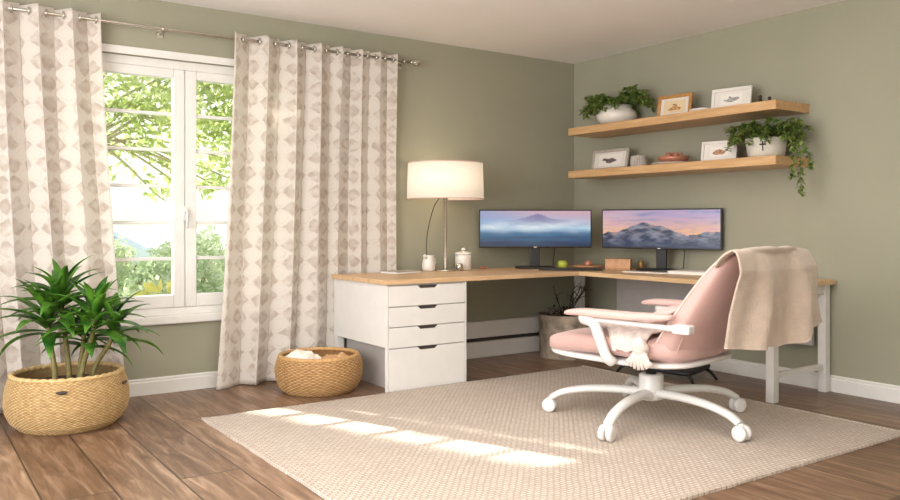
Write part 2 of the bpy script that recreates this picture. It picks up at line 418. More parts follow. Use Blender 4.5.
hd.build('window_handle', M['white_metal'], win)

# ------------------------------------------------------------------ curtains and rod
rod = thing('curtain_rod', 'slim brushed metal curtain rod above the window, with a ribbed finial at its end', 'curtain rod', (-1.83, -.085, 2.395))
MB().tube([(-4.3, 0, 0), (0, 0, 0)], .011, 12).build('pole', M['chrome'], rod)
MB().lathe([(.004, 0), (.016, .004), (.016, .012), (.011, .018), (.02, .03), (.026, .05), (.024, .07), (.013, .088), (.003, .094)], 20, mat=Matrix.Rotation(PI/2, 4, 'Y')).build('finial', M['chrome'], rod)
for bx_ in (-.06, -1.90):
    b = MB(); b.tube([(bx_, .085, -.01), (bx_, .012, -.01)], .007, 8); b.box(bx_-.02, bx_+.02, .077, .085, -.045, .03); b.lathe([(.016, -.008), (.016, .008)], 12, mat=Matrix.Translation((bx_, 0, 0)) @ Matrix.Rotation(PI/2, 4, 'Y'))
    b.build('bracket', M['chrome'], rod)

def curtain(label, top, bot, folds, zt, zb, seed, phase=0., density=None):
    """a pleated eyelet curtain: a cloth surface folded round the rod"""
    rnd = random.Random(seed); nu, nv = folds*22, 70
    w1 = [rnd.uniform(-.5, .5) for _ in range(6)]
    dens = density or (lambda u: u)
    cloth = folds*.30
    b = MB(); uv = []
    def fn(u, v):
        ph = 2*PI*(folds*dens(u))+phase
        drift = .35*v*math.sin(5*u+seed)+.5*v*v*math.sin(11*u+2*seed)
        A = .042*(1-.3*max(0, u-.5)*(1 if top[0] > -4 else 0))+.022*v*(1-u)**.7+.010*math.sin(7*u+3*v+seed)*v*(1-u)
        sgn = math.sin(ph+drift)
        q = max(0, min(1, (u-.48)/.18)) if top[0] > -4 else 0; q = q*q*(3-2*q)
        A *= 1-.42*q
        y = -.082+.028*q*min(1, v*3)-A*(sgn*(1.1-.25*sgn*sgn))-.03*v*(1-u)**.6*(1-q)
        y += .010*math.sin(3*ph*.5+4*v)*v*(1-u)
        x0 = top[0]+(bot[0]-top[0])*v**1.3; x1 = top[1]+(bot[1]-top[1])*v**1.3
        x = x0+(x1-x0)*u+.016*math.sin(2*(ph+drift))+.02*v*math.sin(2.3*ph*.3+seed)
        z = zt+(zb-zt)*v
        if v == 0: z += .006*math.sin(ph*2)
        y = min(y, -.022)
        uv.append((u*cloth, v*(zt-zb)))
        return (x, y, z)
    b.grid(nu, nv, fn); b.uv = uv
    o = b.build('curtain', M['curtain'], solid=.003)
    tag(o, label, 'curtain')
    # one metal grommet where the cloth crosses the rod
    for k in range(2*folds):
        # crossing where sin(ph)=0
        for t in range(400):
            u = t/400
            p0 = 2*PI*folds*dens(u)+phase; p1 = 2*PI*folds*dens(u+1/400)+phase
            if math.floor(p0/PI) != math.floor(p1/PI) and math.floor(p1/PI) == k+1:
                x = top[0]+(top[1]-top[0])*u
                g = MB(); n = 18; R_, r_ = .021, .005
                fnr = lambda a, c: (x+r_*math.sin(2*PI*c)*1.2, -.085+(R_+r_*math.cos(2*PI*c))*math.cos(2*PI*a), 2.395+(R_+r_*math.cos(2*PI*c))*math.sin(2*PI*a))
                vs = [fnr(i/n, j/8) for i in range(n) for j in range(8)]
                fs = [(i*8+j, ((i+1) % n)*8+j, ((i+1) % n)*8+(j+1) % 8, i*8+(j+1) % 8) for i in range(n) for j in range(8)]
                g.add(vs, fs, True).build('grommet', M['chrome'], o)
                break
    return o
curtain('pale curtain with taupe blob print at the window side near the floor plant', (-5.25, -4.125), (-5.2, -3.95), 6, 2.435, .012, 3, phase=.4)
curtain('pale curtain with taupe blob print, gathered between the window and the lamp', (-3.27, -1.965), (-3.41, -1.935), 7, 2.435, .012, 5, phase=1.2, density=lambda u: .72*u+.28*u*u)

# ------------------------------------------------------------------ rug
RX0, RX1, RY0, RY1 = -3.73, -.735, -3.34, -.885
b = MB(); nx, ny = 120, 100
def rugfn(top):
    def fn(u, v):
        x = RX0+(RX1-RX0)*u; y = RY0+(RY1-RY0)*v
        ex = .006*noise.noise((x*6, y*6, 1)); e = .004*noise.noise((x*30, y*30, 4))
        if u in (0, 1): x += ex+e
        if v in (0, 1): y += ex+e
        return (x, y, top)
    return fn
b.grid(nx, ny, rugfn(.012)); n0 = len(b.v); b.grid(nx, ny, rugfn(.001))
cu = nx+1
edge = [i for i in range(nx+1)]+[j*cu+nx for j in range(1, ny+1)]+[ny*cu+i for i in range(nx-1, -1, -1)]+[j*cu for j in range(ny-1, 0, -1)]
for i in range(len(edge)):
    p, q = edge[i], edge[(i+1) % len(edge)]; b.f.append((p, q, q+n0, p+n0)); b.sm.append(False)
rug = tag(b.build('rug', M['rug']), 'large flat cream woven rug on the plank floor under the pink chair', 'rug')
hem = MB()
for (xa, xb, ya, yb) in ((RX0, RX0+.022, RY0, RY1), (RX1-.022, RX1, RY0, RY1), (RX0, RX1, RY0, RY0+.022)): hem.box(xa, xb, ya, yb, .011, .0155)
hem.build('bound_edge', M['rug'], rug, bevel=.002)

# ------------------------------------------------------------------ desk and drawer cabinet
desk = thing('corner_desk', 'L-shaped corner desk with light oak tops and white square legs', 'desk', (0, 0, 0))
MB().box(-2.525, -.02, -.89, -.098, .718, .75).build('tabletop', M['oak_x'], desk, bevel=.003)
MB().box(-.79, -.02, -2.53, -.892, .718, .75).build('tabletop', M['oak'], desk, bevel=.003)
def leg(x, y, s=.028): return MB().box(x-s, x+s, y-s, y+s, 0, .717).build('leg', M['white_metal'], desk, bevel=.003)
leg(-.635, -2.465); leg(-.055, -2.465); leg(-.20, -.28, .034)
MB().box(-.606, -.084, -2.48, -2.45, .15, .185).build('crossbar', M['white_metal'], desk, bevel=.002)
MB().box(-.606, -.084, -2.48, -2.45, .655, .716).build('crossbar', M['white_metal'], desk, bevel=.002)
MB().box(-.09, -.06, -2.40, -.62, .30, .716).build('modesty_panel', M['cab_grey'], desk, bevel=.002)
cab = thing('drawer_cabinet', 'white four-drawer cabinet standing under the oak desk end beside the wicker basket', 'cabinet', (-2.185, -.45, 0))
cx0, cx1, cyf, cyb = -.322, .328, -.425, .345
c = MB(); c.box(cx0, cx1, cyf+.02, cyb, .30, .716); c.build('carcass', M['white'], cab, bevel=.003)
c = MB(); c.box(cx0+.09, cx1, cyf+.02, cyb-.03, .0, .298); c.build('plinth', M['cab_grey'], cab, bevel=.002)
MB().box(cx0+.005, cx0+.06, cyb-.05, cyb, 0, .298).build('leg', M['white'], cab, bevel=.002)
MB().box(cx0, cx0+.016, cyf-.002, cyf+.018, 0, .716).build('edge_panel', M['white'], cab, bevel=.001)
MB().box(cx1-.014, cx1, cyf-.002, cyf+.018, 0, .716).build('edge_panel', M['white'], cab, bevel=.001)
zs = [.004, .292, .432, .568, .708]
for i in range(4):
    z0, z1 = zs[i]+.003, zs[i+1]-.003
    hw, hh = .082, .020
    xa, xb = cx0+.019, cx1-.017; xm = (xa+xb)/2
    y0, y1 = cyf-.004, cyf+.016
    # drawer front with a trapezoid finger notch in its top edge
    pr = [(xa, z0), (xb, z0), (xb, z1), (xm+hw, z1), (xm+hw-.022, z1-hh), (xm-hw+.022, z1-hh), (xm-hw, z1), (xa, z1)]
    n = 8; vs = [(x, y, z) for y in (y0, y1) for x, z in pr]
    fs = [tuple(range(n)), tuple(range(2*n-1, n-1, -1))]+[(k, n+k, n+(k+1) % n, (k+1) % n) for k in range(n)]
    dr = MB().add(vs, fs).build('drawer', M['white'], cab, bevel=.0015)
    MB().box(xm-hw+.004, xm+hw-.004, y0+.008, y1-.001, z1-hh-.006, z1+.0).build('handle', M['slot'], dr)

# ------------------------------------------------------------------ floor heater
ht = thing('baseboard_heater', 'low white two-panel baseboard heater under the desk along the wall', 'heater', (-1.05, -.05, 0))
MB().box(-.80, .62, -.03, .03, .165, .305).build('upper_panel', M['white'], ht, bevel=.008)
MB().box(-.80, .62, -.035, .03, .0, .135).build('lower_panel', M['white'], ht, bevel=.006)
MB().box(-.79, .61, -.012, .03, .136, .164).build('vent_gap', M['slot'], ht)

# ------------------------------------------------------------------ baskets
def wicker(name, mat, prof, n, rows, amp, parent, loc=None, inner=True, skew=1):
    """woven basket wall: rows of strands passing over and under n stakes"""
    b = MB(); nu = n*4; col = []
    L = [0]
    for i in range(1, len(prof)): L.append(L[-1]+math.hypot(prof[i][0]-prof[i-1][0], prof[i][1]-prof[i-1][1]))
    def at(t):
        d = t*L[-1]
        for i in range(1, len(L)):
            if d <= L[i]+1e-9:
                k = (d-L[i-1])/(L[i]-L[i-1]); return (prof[i-1][0]+(prof[i][0]-prof[i-1][0])*k, prof[i-1][1]+(prof[i][1]-prof[i-1][1])*k)
        return prof[-1]
    nv = rows*4
    def fn(u, v):
        r, z = at(v)
        row = v*rows; k = math.floor(row-1e-9); f = row-k
        ph = n*PI*u+(PI if k % 2 else 0)
        bulge = math.sin(PI*f)**.6
        wv = .5+.5*math.cos(2*ph*.5*skew) if True else 0
        d = amp*bulge*(.25+.75*wv)
        s = bulge*(.35+.65*wv)
        s = min(1, .12+s+.15*noise.noise((u*60, v*30, 0)))
        col.append((s, s, s, 1))
        r += d+.003*noise.noise((math.cos(2*PI*u)*3, math.sin(2*PI*u)*3, v*3))
        return (r*math.cos(2*PI*u), r*math.sin(2*PI*u), z)
    b.grid(nu, nv, fn, True, True)
    # inside wall and bottom
    k0 = len(b.v); pr = [(r-.012, z) for r, z in prof[::-1]]+[(.01, prof[0][1]+.012)]
    b.lathe(pr, 64, caps=False); col += [(.42, .42, .42, 1)]*(len(b.v)-k0)
    k0 = len(b.v); b.lathe([(.005, 0.001), (prof[0][0]+.004, .001), (prof[0][0]+.004, .008)], 64, caps=False); col += [(.3, .3, .3, 1)]*(len(b.v)-k0)
    # rolled rim: a twisted rope
    k0 = len(b.v); R, Z = prof[-1]; m = 160
    def rim(u, v):
        a = 2*PI*u; rr = .013+.0028*math.sin(2*PI*(v+u*n/2)*2)
        return ((R-.004+rr*math.cos(2*PI*v))*math.cos(a), (R-.004+rr*math.cos(2*PI*v))*math.sin(a), Z+rr*math.sin(2*PI*v))
    b.grid(m, 10, rim, True, True)
    for i in range(len(b.v)-k0): col.append((.85+.15*math.sin(i*2.1),)*3+(1,))
    b.col = col
    return b.build(name, mat, parent, loc=loc)

plant = thing('potted_dracaena', 'leafy green cane plant in a wide woven seagrass basket on the floor by the window', 'plant', (-4.375, -.56, 0))
wicker('basket', M['wicker'], [(.245, .006), (.282, .04), (.306, .09), (.316, .14), (.314, .19), (.303, .24), (.288, .278), (.284, .292)], 120, 40, .006, plant)
for a in (-1.82, -.62):  # dark grip slots below the rim
    h = MB(); fnh = lambda u, v: ((.318+.008*math.sin(PI*v))*math.cos(a+(u-.5)*.17), (.318+.008*math.sin(PI*v))*math.sin(a+(u-.5)*.17), .238+.016*(v-.5)*math.sin(PI*(.1+.8*u)))
    h.grid(10, 4, fnh); h.build('handle_slot', M['slot'], plant, solid=.004)
MB().lathe([(.001, .236), (.15, .238), (.278, .228)], 40, caps=False).build('soil', M['soil'], plant)

def blade(b, base, az, el, L, W, curl, seed=0, fold=.25, nseg=9):
    """one lance-shaped leaf, arching under its weight"""
    d = Vector((math.cos(az)*math.cos(el), math.sin(az)*math.cos(el), math.sin(el))); p = Vector(base)
    side0 = Vector((-math.sin(az), math.cos(az), 0)); vs = []
    for i in range(nseg+1):
        t = i/nseg; e = el-curl*t**1.4
        d = Vector((math.cos(az)*math.cos(e), math.sin(az)*math.cos(e), math.sin(e)))
        up = side0.cross(d)*-1
        if i: p = p+d*(L/nseg)
        w = W*(.22+.78*math.sin(PI*min(1, (t*.96+.04))**.75)) if t < .999 else 0.0005
        w = W*max(.01, math.sin(PI*(.06+.94*t)**.8))
        vs += [p+side0*w+up*w*fold, p-up*w*.1, p-side0*w+up*w*fold]
    fs = []
    for i in range(nseg):
        k = 3*i; fs += [(k, k+1, k+4, k+3), (k+1, k+2, k+5, k+4)]
    b.add(vs, fs, True)
# canes: base in the soil -> crown; crown positions in the basket's own frame (camera side is -x,-y)
RC = Vector((.8234, -.5673, 0)); DC = Vector((.5673, .8234, 0))
canes = [((-.05, -.04), (-.10, -.02, .60), 26, .37), ((.0, .02), (-.05, .03, .71), 28, .36), ((.09, -.04), (.17, -.04, .62), 26, .34), ((.05, .03), (.08, .02, .52), 14, .30), ((.12, .03), (.25, .02, .55), 14, .32)]
rp = random.Random(11)
for (bx_, by_), (cx_, cd_, cz_), nl, LL in canes:
    p0 = RC*bx_+DC*by_+Vector((0, 0, .225)); p3 = RC*cx_+DC*cd_+Vector((0, 0, cz_))
    pts = bezier(p0, p0+Vector((0, 0, .15)), p3-Vector((0, 0, .14)), p3, 12)
    cane = MB().tube(pts, [.015-.004*i/12+(.0012 if i % 2 else 0) for i in range(13)], 10).build('stem', M['stem'], plant)
    fb = MB()
    for i in range(nl):
        t = i/nl; az = i*2.39996+rp.uniform(-.25, .25)
        el = .12+1.2*t+rp.uniform(-.12, .12)
        L = LL*(1.0-.30*t)*rp.uniform(.85, 1.1)
        base = p3+Vector((0, 0, -.10+.14*t))
        blade(fb, base, az, el, L, (.026+.010*(1-t))*rp.uniform(.85, 1.15), 1.0-.35*t+rp.uniform(-.2, .3))
    fb.v = [(x, min(y, .36), z) for x, y, z in fb.v]
    fb.build('foliage', M['leaf'], plant, solid=.0012)

bask = thing('wicker_basket', 'round golden wicker basket on the floor between the curtain and the drawer cabinet', 'basket', (-2.82, -.515, 0))
wicker('woven_body', M['wicker2'], [(.225, .006), (.258, .04), (.280, .09), (.288, .14), (.283, .19), (.270, .225), (.262, .24)], 76, 24, .009, bask)

def crumple(name, label, cat, mat, loc, sx, sy, h, seed, rz=0, n=36, thick=.006):
    b = MB()
    def fn(u, v):
        x = (u-.5)*sx; y = (v-.5)*sy
        e = max(abs(u-.5), abs(v-.5))*2
        z = h*(1-e**3)+.35*h*noise.noise((u*4, v*4, seed))+.2*h*noise.noise((u*9, v*9, seed+5))
        x += .06*sx*noise.noise((u*5, v*5, seed+2)); y += .06*sy*noise.noise((u*5, v*5, seed+3))
        return (x, y, max(z, .002))
    b.grid(n, n, fn); o = b.build(name, mat, loc=loc, solid=thick); o.rotation_euler = (0, 0, rz)
    return tag(o, label, cat)
M['linen'] = plain('white_linen', lin(236, 226, 214), .9, vary=.08, scale=14, bump=.3, bscale=90)
M['tan_cloth'] = plain('tan_cloth', lin(190, 150, 108), .9, vary=.25, scale=30, bump=.4, bscale=80)
o = crumple('folded_cloth', 'crumpled white linen cloth lying in the golden wicker basket', 'cloth', M['linen'], (-2.935, -.46, .172), .24, .26, .085, 2.2, .5)
MB().lathe([(.001, .168), (.2, .168), (.262, .160)], 40, caps=False)
o = crumple('bundled_cloth', 'small tan knotted cloth beside the white linen in the wicker basket', 'cloth', M['tan_cloth'], (-2.72, -.57, .165), .20, .20, .07, 7.7, .2)
# the basket's inner filling that the cloths rest on
MB().lathe([(.001, .160), (.2, .160), (.266, .150)], 40, caps=False).build('liner', M['tan_cloth'], bask)

# ------------------------------------------------------------------ basket of branches under the desk
bp = thing('bark_planter', 'rough bark-covered planter under the desk corner holding dark bare branches', 'planter', (-.50, -.42, 0))
b = MB()
def bpf(u, v):
    r = .21+.015*v+.006*noise.noise((math.cos(2*PI*u)*5, math.sin(2*PI*u)*5, v*6)); return (r*math.cos(2*PI*u), r*math.sin(2*PI*u), .001+.36*v)
b.grid(64, 20, bpf, True, True); b.lathe([(.205, .36), (.2, .33), (.001, .32)], 64, caps=False); b.build('bark_tub', M['bark'], bp)
MB().lathe([(.001, .326), (.19, .322)], 30, caps=False).build('soil', M['soil'], bp)
rb = random.Random(4)
for k in range(7):
    t = MB(); a = rb.uniform(0, 2*PI); L = rb.uniform(.26, .33)
    p0 = Vector((.05*math.cos(a), .05*math.sin(a), .32)); tip = Vector((.24*math.cos(a)*rb.uniform(.6, 1.1), .24*math.sin(a)*rb.uniform(.6, 1.1), .32+L))
    pts = bezier(p0, p0+Vector((0, 0, .12)), tip-Vector((0, 0, .08)), tip, 8); t.tube(pts, [.006-.0005*i for i in range(9)], 6)
    for j in range(4):
        q = pts[3+j]; d = Vector((rb.uniform(-1, 1), rb.uniform(-1, 1), rb.uniform(.1, .9))).normalized()*.09
        t.tube([q, q+d*.5+Vector((0, 0, .004)), q+d], [.0035, .0025, .0015], 5)
    t.build('branch', M['twig'], bp)
fb = MB()
for k in range(130):
    a = rb.uniform(0, 2*PI); r = rb.uniform(.02, .2)
    blade(fb, (r*math.cos(a), r*math.sin(a), rb.uniform(.32, .40)), rb.uniform(0, 2*PI), rb.uniform(0, 1), .05, .010, .6, nseg=4)
fb.build('dry_leaves', M['twig'], bp)

# low black footrest behind the chair
ft = thing('footrest', 'low black footrest with splayed feet on the floor below the desk, behind the pink chair', 'footrest', (-.50, -1.50, 0), .12)
MB().sup(.16, .30, .018, .3, .3, warp=lambda x, y, z: (x, y, z+.085+.12*x)).build('foot_plate', M['dark'], ft)
for sx in (-1, 1):
    for sy in (-1, 1): MB().tube([(sx*.11, sy*.24, .08+.1*sx*.11), (sx*.14, sy*.29, .05), (sx*.15, sy*.33, .0)], [.014, .012, .009], 8).build('foot', M['dark'], ft)

# ------------------------------------------------------------------ things on the desk
DZ = .7505
lamp = thing('table_lamp', 'lit table lamp with a cream drum shade on a slim nickel stem', 'lamp', (-1.60, -.235, DZ))
MB().lathe([(.001, 0), (.085, 0), (.086, .008), (.07, .014), (.02, .018), (.012, .024)], 36, caps=False).build('base', M['chrome'], lamp)
MB().lathe([(.0125, .02), (.0125, .60), (.016, .604), (.016, .63), (.008, .634), (.006, .85)], 20, caps=False).build('pole', M['chrome'], lamp)
SR, SZ0, SZ1 = .302, .568, .846
sh = MB().lathe([(SR, SZ0), (SR-.008, SZ1)], 64, caps=False).build('lamp_shade', M['shade'], lamp, solid=.003)
t = MB()
for z, R in ((SZ0, SR), (SZ1, SR-.008)):
    pts = [(R*math.cos(2*PI*i/48), R*math.sin(2*PI*i/48), z) for i in range(49)]; t.tube(pts, .0045, 6, caps=False)
t.build('trim_band', M['piping'], sh)
sp = MB()
for k in range(3): sp.tube([(0, 0, .838), (.29*math.cos(k*2.094), .29*math.sin(k*2.094), .838)], .0025, 6)
sp.lathe([(.004, .833), (.012, .848), (.012, .858), (.004, .868)], 12); sp.build('harp', M['chrome'], lamp)
MB().sup(.032, .032, .045, 1, 1, 16, 10, warp=lambda x, y, z: (x, y, z+.69)).build('bulb', M['bulb'], lamp)
MB().tube(smooth_path([(-.02, .02, .60), (-.05, .09, .5), (-.07, .15, .3), (-.07, .165, .12), (-.05, .168, -.06)]), .003, 6).build('cord', M['dark'], lamp)

nb = thing('notebook', 'thin pale grey notebook lying flat on the desk end near the curtain', 'notebook', (-2.04, -.29, DZ), .25)
MB().box(-.13, .13, -.09, .09, 0, .003).build('cover', M['greyframe'], nb, bevel=.001); MB().box(-.127, .128, -.087, .087, .0032, .014).build('pages', M['paper'], nb)
MB().box(-.13, .13, -.09, .09, .0142, .017).build('cover', M['greyframe'], nb, bevel=.001)

jug = thing('milk_jug', 'small white ceramic jug beside the lamp stem', 'jug', (-1.735, -.20, DZ), .5)
MB().lathe([(.001, .001), (.042, .001), (.05, .02), (.052, .05), (.045, .085), (.04, .105), (.046, .125), (.042, .123), (.036, .104), (.04, .06), (.001, .02)], 32, caps=False).build('body', M['ceramic'], jug)
MB().tube(smooth_path([(.045, -.004, .1), (.078, -.012, .095), (.082, -.014, .06), (.05, -.006, .035)]), .006, 8).build('handle', M['ceramic'], jug)
MB().tube([(-.036, 0, .105), (-.054, .004, .122), (-.062, .006, .13)], [.014, .011, .006], 8).build('spout', M['ceramic'], jug)
can = thing('lidded_canister', 'white ceramic canister with a knobbed lid between the lamp and the blue lake monitor', 'canister', (-1.42, -.225, DZ))
MB().lathe([(.001, .001), (.055, .001), (.062, .01), (.066, .09), (.066, .125), (.001, .125)], 32, caps=False).build('body', M['ceramic'], can)
ld = MB().lathe([(.07, .126), (.072, .134), (.06, .142), (.03, .15), (.012, .152)], 32).build('lid', M['ceramic'], can)
MB().sup(.017, .017, .014, 1, 1, 16, 10, warp=lambda x, y, z: (x, y, z+.166)).build('knob', M['ceramic'], ld)
bl = thing('nickel_ball', 'small shiny round metal ornament in front of the canister by the lamp base', 'ornament', (-1.51, -.30, DZ))
MB().sup(.03, .03, .03, 1, 1, 20, 12, warp=lambda x, y, z: (x, y, z+.032)).build('ball', M['chrome'], bl)
MB().lathe([(.02, 0), (.014, .006)], 16).build('foot', M['chrome'], bl)
for nm, lb, xx, yy, mt in (('orange_peg', 'tiny orange peg on the desk between the canister and the blue lake monitor', -1.20, -.20, M['copper']),):
    t = MB().sup(.03, .012, .012, .5, .5, 16, 8, warp=lambda x, y, z: (x, y, z+.012)).build('block', mt, loc=(xx, yy, DZ)); t.name = 'wooden_peg'; tag(t, lb, 'peg')

def monitor(label, loc, rz, W, Hh, zc, paint, emblem=True):
    t = thing('monitor', label, 'monitor', loc, rz)
    MB().box(-W/2, W/2, -.008, .028, zc-Hh/2, zc+Hh/2).build('bezel', M['dark'], t, bevel=.004)
    MB().sup(W*.38, .025, Hh*.36, .4, .3, warp=lambda x, y, z: (x, y*.7+.02, z+zc)).build('back_shell', M['dark'], t)
    b = MB(); nu, nv = 200, 80; sw, sh_ = W-.02, Hh-.024; col = []
    def fn(u, v): col.append(paint(u, v)+(1,)); return (-sw/2+sw*u, -.0095, zc-sh_/2+.002+sh_*v)
    b.grid(nu, nv, fn); b.col = col; b.build('screen', M['vce'], t)
    MB().box(-.042, .042, .03, .062, .012, zc-.02).build('neck', M['dark'], t, bevel=.006)
    MB().sup(.17, .115, .008, .3, .5, warp=lambda x, y, z: (x, y-.01, z+.009)).build('base', M['dark'], t)
    MB().box(-.012, .012, -.0092, -.0085, zc-Hh/2+.002, zc-Hh/2+.008).build('emblem', M['chrome'], t)
    MB().tube(smooth_path([(.06, .05, zc-.06), (.10, .07, zc-.16), (.17, .08, zc-.14), (.16, .09, .02)]), .004, 6).build('cable', M['dark'], t)
    return t
def mixc(a, b, t): t = max(0, min(1, t)); return tuple(x+(y-x)*t for x, y in zip(a, b))
L3 = lambda r, g, b: lin(r, g, b)[:3]
def fbm(x, y, s=0): return noise.fractal((x, y, s), 1.0, 2.0, 5)
def sea(u, v):
    # misty blue lake: pink sky, violet ridge, white haze, teal water
    c = mixc(L3(150, 190, 222), L3(206, 168, 186), (v-.55)/.45+.4*(u-.5))
    c = mixc(c, L3(120, 150, 205), max(0, .5-u)*1.2*(v > .5))
    ridge = .74+.16*math.exp(-((u-.52)/.13)**2)+.04*fbm(u*7, 3, 1)
    if v < ridge and v > .55: c = mixc(c, L3(112, 104, 160), .85*min(1, (v-.55)/.12)*max(0, 1-abs(u-.52)/.34))
    haze = math.exp(-((v-.56-.06*fbm(u*4, v*4, 2))/.13)**2)*(.55+.6*fbm(u*5, v*7, 5)+.4*math.exp(-((u-.42)/.25)**2))
    w = mixc(L3(8, 44, 84), L3(44, 118, 164), (v-.05)/.45+.25*fbm(u*3, v*14, 7))
    if v < .5: c = mixc(w, c, (v-.38)/.12)
    c = mixc(c, L3(226, 236, 240), haze*.8)
    g = math.exp(-((v-.51)/.012)**2)*max(0, (u-.8)/.2); return mixc(c, L3(170, 240, 250), g)
def peak(u, v):
    # snowy grey mountain range under a pink and peach sunset
    c = mixc(L3(250, 186, 130), L3(178, 160, 196), (v-.35)/.5)
    c = mixc(c, L3(252, 206, 188), max(0, .45-u)*1.1*(1-abs(v-.75)))
    cl = fbm(u*5, v*11, 3); c = mixc(c, L3(216, 160, 190), cl*.8); c = mixc(c, L3(112, 126, 176), max(0, fbm(u*4+3, v*9, 8))*.9*(.5+u))
    r = .30+.34*math.exp(-((u-.35)/.17)**2)+.16*math.exp(-((u-.56)/.12)**2)+.13*math.exp(-((u-.95)/.14)**2)+.07*math.exp(-((u-.08)/.12)**2)+.05*fbm(u*12, 1, 4)
    if v < r:
        k = fbm(u*9+v*4, v*8-u*3, 9); c = mixc(L3(40, 54, 84), L3(136, 138, 156), .40+1.3*k)
        c = mixc(c, L3(206, 168, 150), max(0, .75*fbm(u*14-v*6, v*10, 2))*max(0, 1-(r-v)*3))
        c = mixc(L3(34, 52, 84), c, min(1, v/.35+.1))
    return c
monitor('wide black monitor showing a misty blue lake, on the desk near the lamp', (-.766, -.345, DZ), -.604, .94, .318, .330, sea)
monitor('wide black monitor showing a snowy mountain sunset, behind the pink chair', (-.205, -1.187, DZ), -1.255, .99, .318, .330, peak)

kb = thing('keyboard', 'flat black keyboard lying in the desk corner before the fruit tray', 'keyboard', (-.72, -.72, DZ), -.62)
MB().box(-.25, .25, -.07, .07, 0, .013).build('case', M['dark'], kb, bevel=.004)
k_ = MB()
for i in range(15):
    for j in range(5): k_.box(-.238+i*.032, -.210+i*.032, -.06+j*.0245, -.039+j*.0245, .0132, .018)
k_.build('keys', M['slot'], kb)
tr = thing('wooden_tray', 'shallow round tan wooden tray holding a peach in the desk corner', 'tray', (-.43, -.62, DZ), -.7)
MB().lathe([(.001, .001), (.10, .001), (.125, .02), (.13, .028), (.12, .026), (.09, .010), (.001, .010)], 36, caps=False).build('dish', M['bowlwood'], tr)
ap = thing('green_apple', 'yellow-green apple near the keyboard in the desk corner', 'apple', (-.62, -.52, DZ))
MB().lathe([(.001, .004), (.018, .001), (.036, .014), (.043, .036), (.038, .058), (.02, .068), (.006, .063), (.001, .06)], 24, caps=False).build('fruit', M['apple'], ap)
MB().tube([(0, 0, .06), (.004, .002, .078)], .0022, 6).build('stem', M['twig'], ap)
pe = thing('peach', 'small orange peach resting on the shallow wooden tray', 'fruit', (-.42, -.615, DZ+.0105))
MB().lathe([(.001, .001), (.02, .003), (.033, .02), (.034, .034), (.024, .052), (.001, .056)], 20, caps=False).build('fruit', M['copper'], pe)
MB().tube([(0, 0, .052), (.003, .001, .064)], .002, 6).build('stem', M['twig'], pe)
bxo = thing('wooden_box', 'small tan open wooden box on the desk between the two monitors', 'box', (-.33, -.87, DZ), -.9)
w_ = MB(); w_.box(-.10, .10, -.07, .07, 0, .01); w_.box(-.10, .10, -.07, -.058, .01, .085); w_.box(-.10, .10, .058, .07, .01, .085); w_.box(-.10, -.088, -.058, .058, .01, .085); w_.box(.088, .10, -.058, .058, .01, .085)
w_.build('box_body', M['bowlwood'], bxo, bevel=.003); MB().box(-.104, .104, -.074, .074, .078, .088).build('rim', M['bowlwood'], bxo, bevel=.002)
bk = thing('white_booklet', 'white booklet lying flat before the mountain monitor', 'booklet', (-.47, -1.32, DZ), -1.25)
MB().box(-.20, .16, -.05, .08, 0, .003).build('cover', M['paper'], bk); MB().box(-.198, .158, -.048, .078, .0032, .007).build('pages', M['ceramic'], bk)
bk2 = thing('paper_pad', 'thick white paper pad on the desk beside the top of the pink chair back', 'pad', (-.33, -1.62, DZ), -1.3)
MB().box(-.16, .16, -.10, .10, 0, .02).build('pages', M['paper'], bk2, bevel=.002); MB().box(-.162, .162, -.102, .102, .0205, .024).build('cover', M['paper'], bk2, bevel=.001)
cu_ = thing('brass_cup', 'tiny brass pot beside the mountain monitor stand', 'cup', (-.12, -.92, DZ))
MB().lathe([(.001, .001), (.02, .001), (.026, .03), (.022, .055), (.026, .065), (.02, .06), (.001, .02)], 20, caps=False).build('cup_body', M['brass'], cu_)
MB().tube([(0, 0, .02), (.01, .004, .09)], .003, 6).build('handle', M['goldframe'], cu_)

# ------------------------------------------------------------------ wall shelves
S1, S0 = 1.942, 1.575
for z, lb in ((S1, 'thick oak floating shelf, the higher of the two on the wall'), (S0, 'thick oak floating shelf, the lower of the two on the wall')):
    tag(MB().box(-.395, -.0, -2.33, -.345, z-.062, z).build('floating_shelf', M['shelf'], bevel=.003), lb, 'shelf')

def picture(name, label, loc, rz, W, Hh, frame, mw, art, bg=(236, 230, 222), tilt=.16):
    t = thing(name, label, 'picture frame', loc, rz)
    R = Matrix.Rotation(-tilt, 4, 'X')
    f = MB()
    for a in ((-W/2, W/2, 0, mw), (-W/2, W/2, Hh-mw, Hh), (-W/2, -W/2+mw, mw, Hh-mw), (W/2-mw, W/2, mw, Hh-mw)): f.box(a[0], a[1], -.012, .008, a[2], a[3], R)
    f.build('frame', frame, t, bevel=.003)
    b = MB(); col = []; iw, ih = W-2*mw, Hh-2*mw
    def fn(u, v): col.append(art(u, v)+(1,)); return R @ Vector((-iw/2+iw*u, -.002, mw+ih*v))
    b.grid(48, 48, fn); b.col = col; b.build('picture', M['vc'], t)
    bb = MB(); bb.box(-W/2+.005, W/2-.005, .0085, .013, .005, Hh-.005, R); bb.add([(-.03, .012+Hh*.5*tilt, Hh*.6), (.03, .012+Hh*.5*tilt, Hh*.6), (.03, .012+Hh*.42, .0), (-.03, .012+Hh*.42, .0)], [(0, 1, 2, 3)])
    bb.build('easel_back', M['dark'], t)
    return t
def mount(u, v, c, inner=.2, edge=(226, 220, 212)):
    if min(u, 1-u, v, 1-v) < inner: return L3(*edge)
    return c
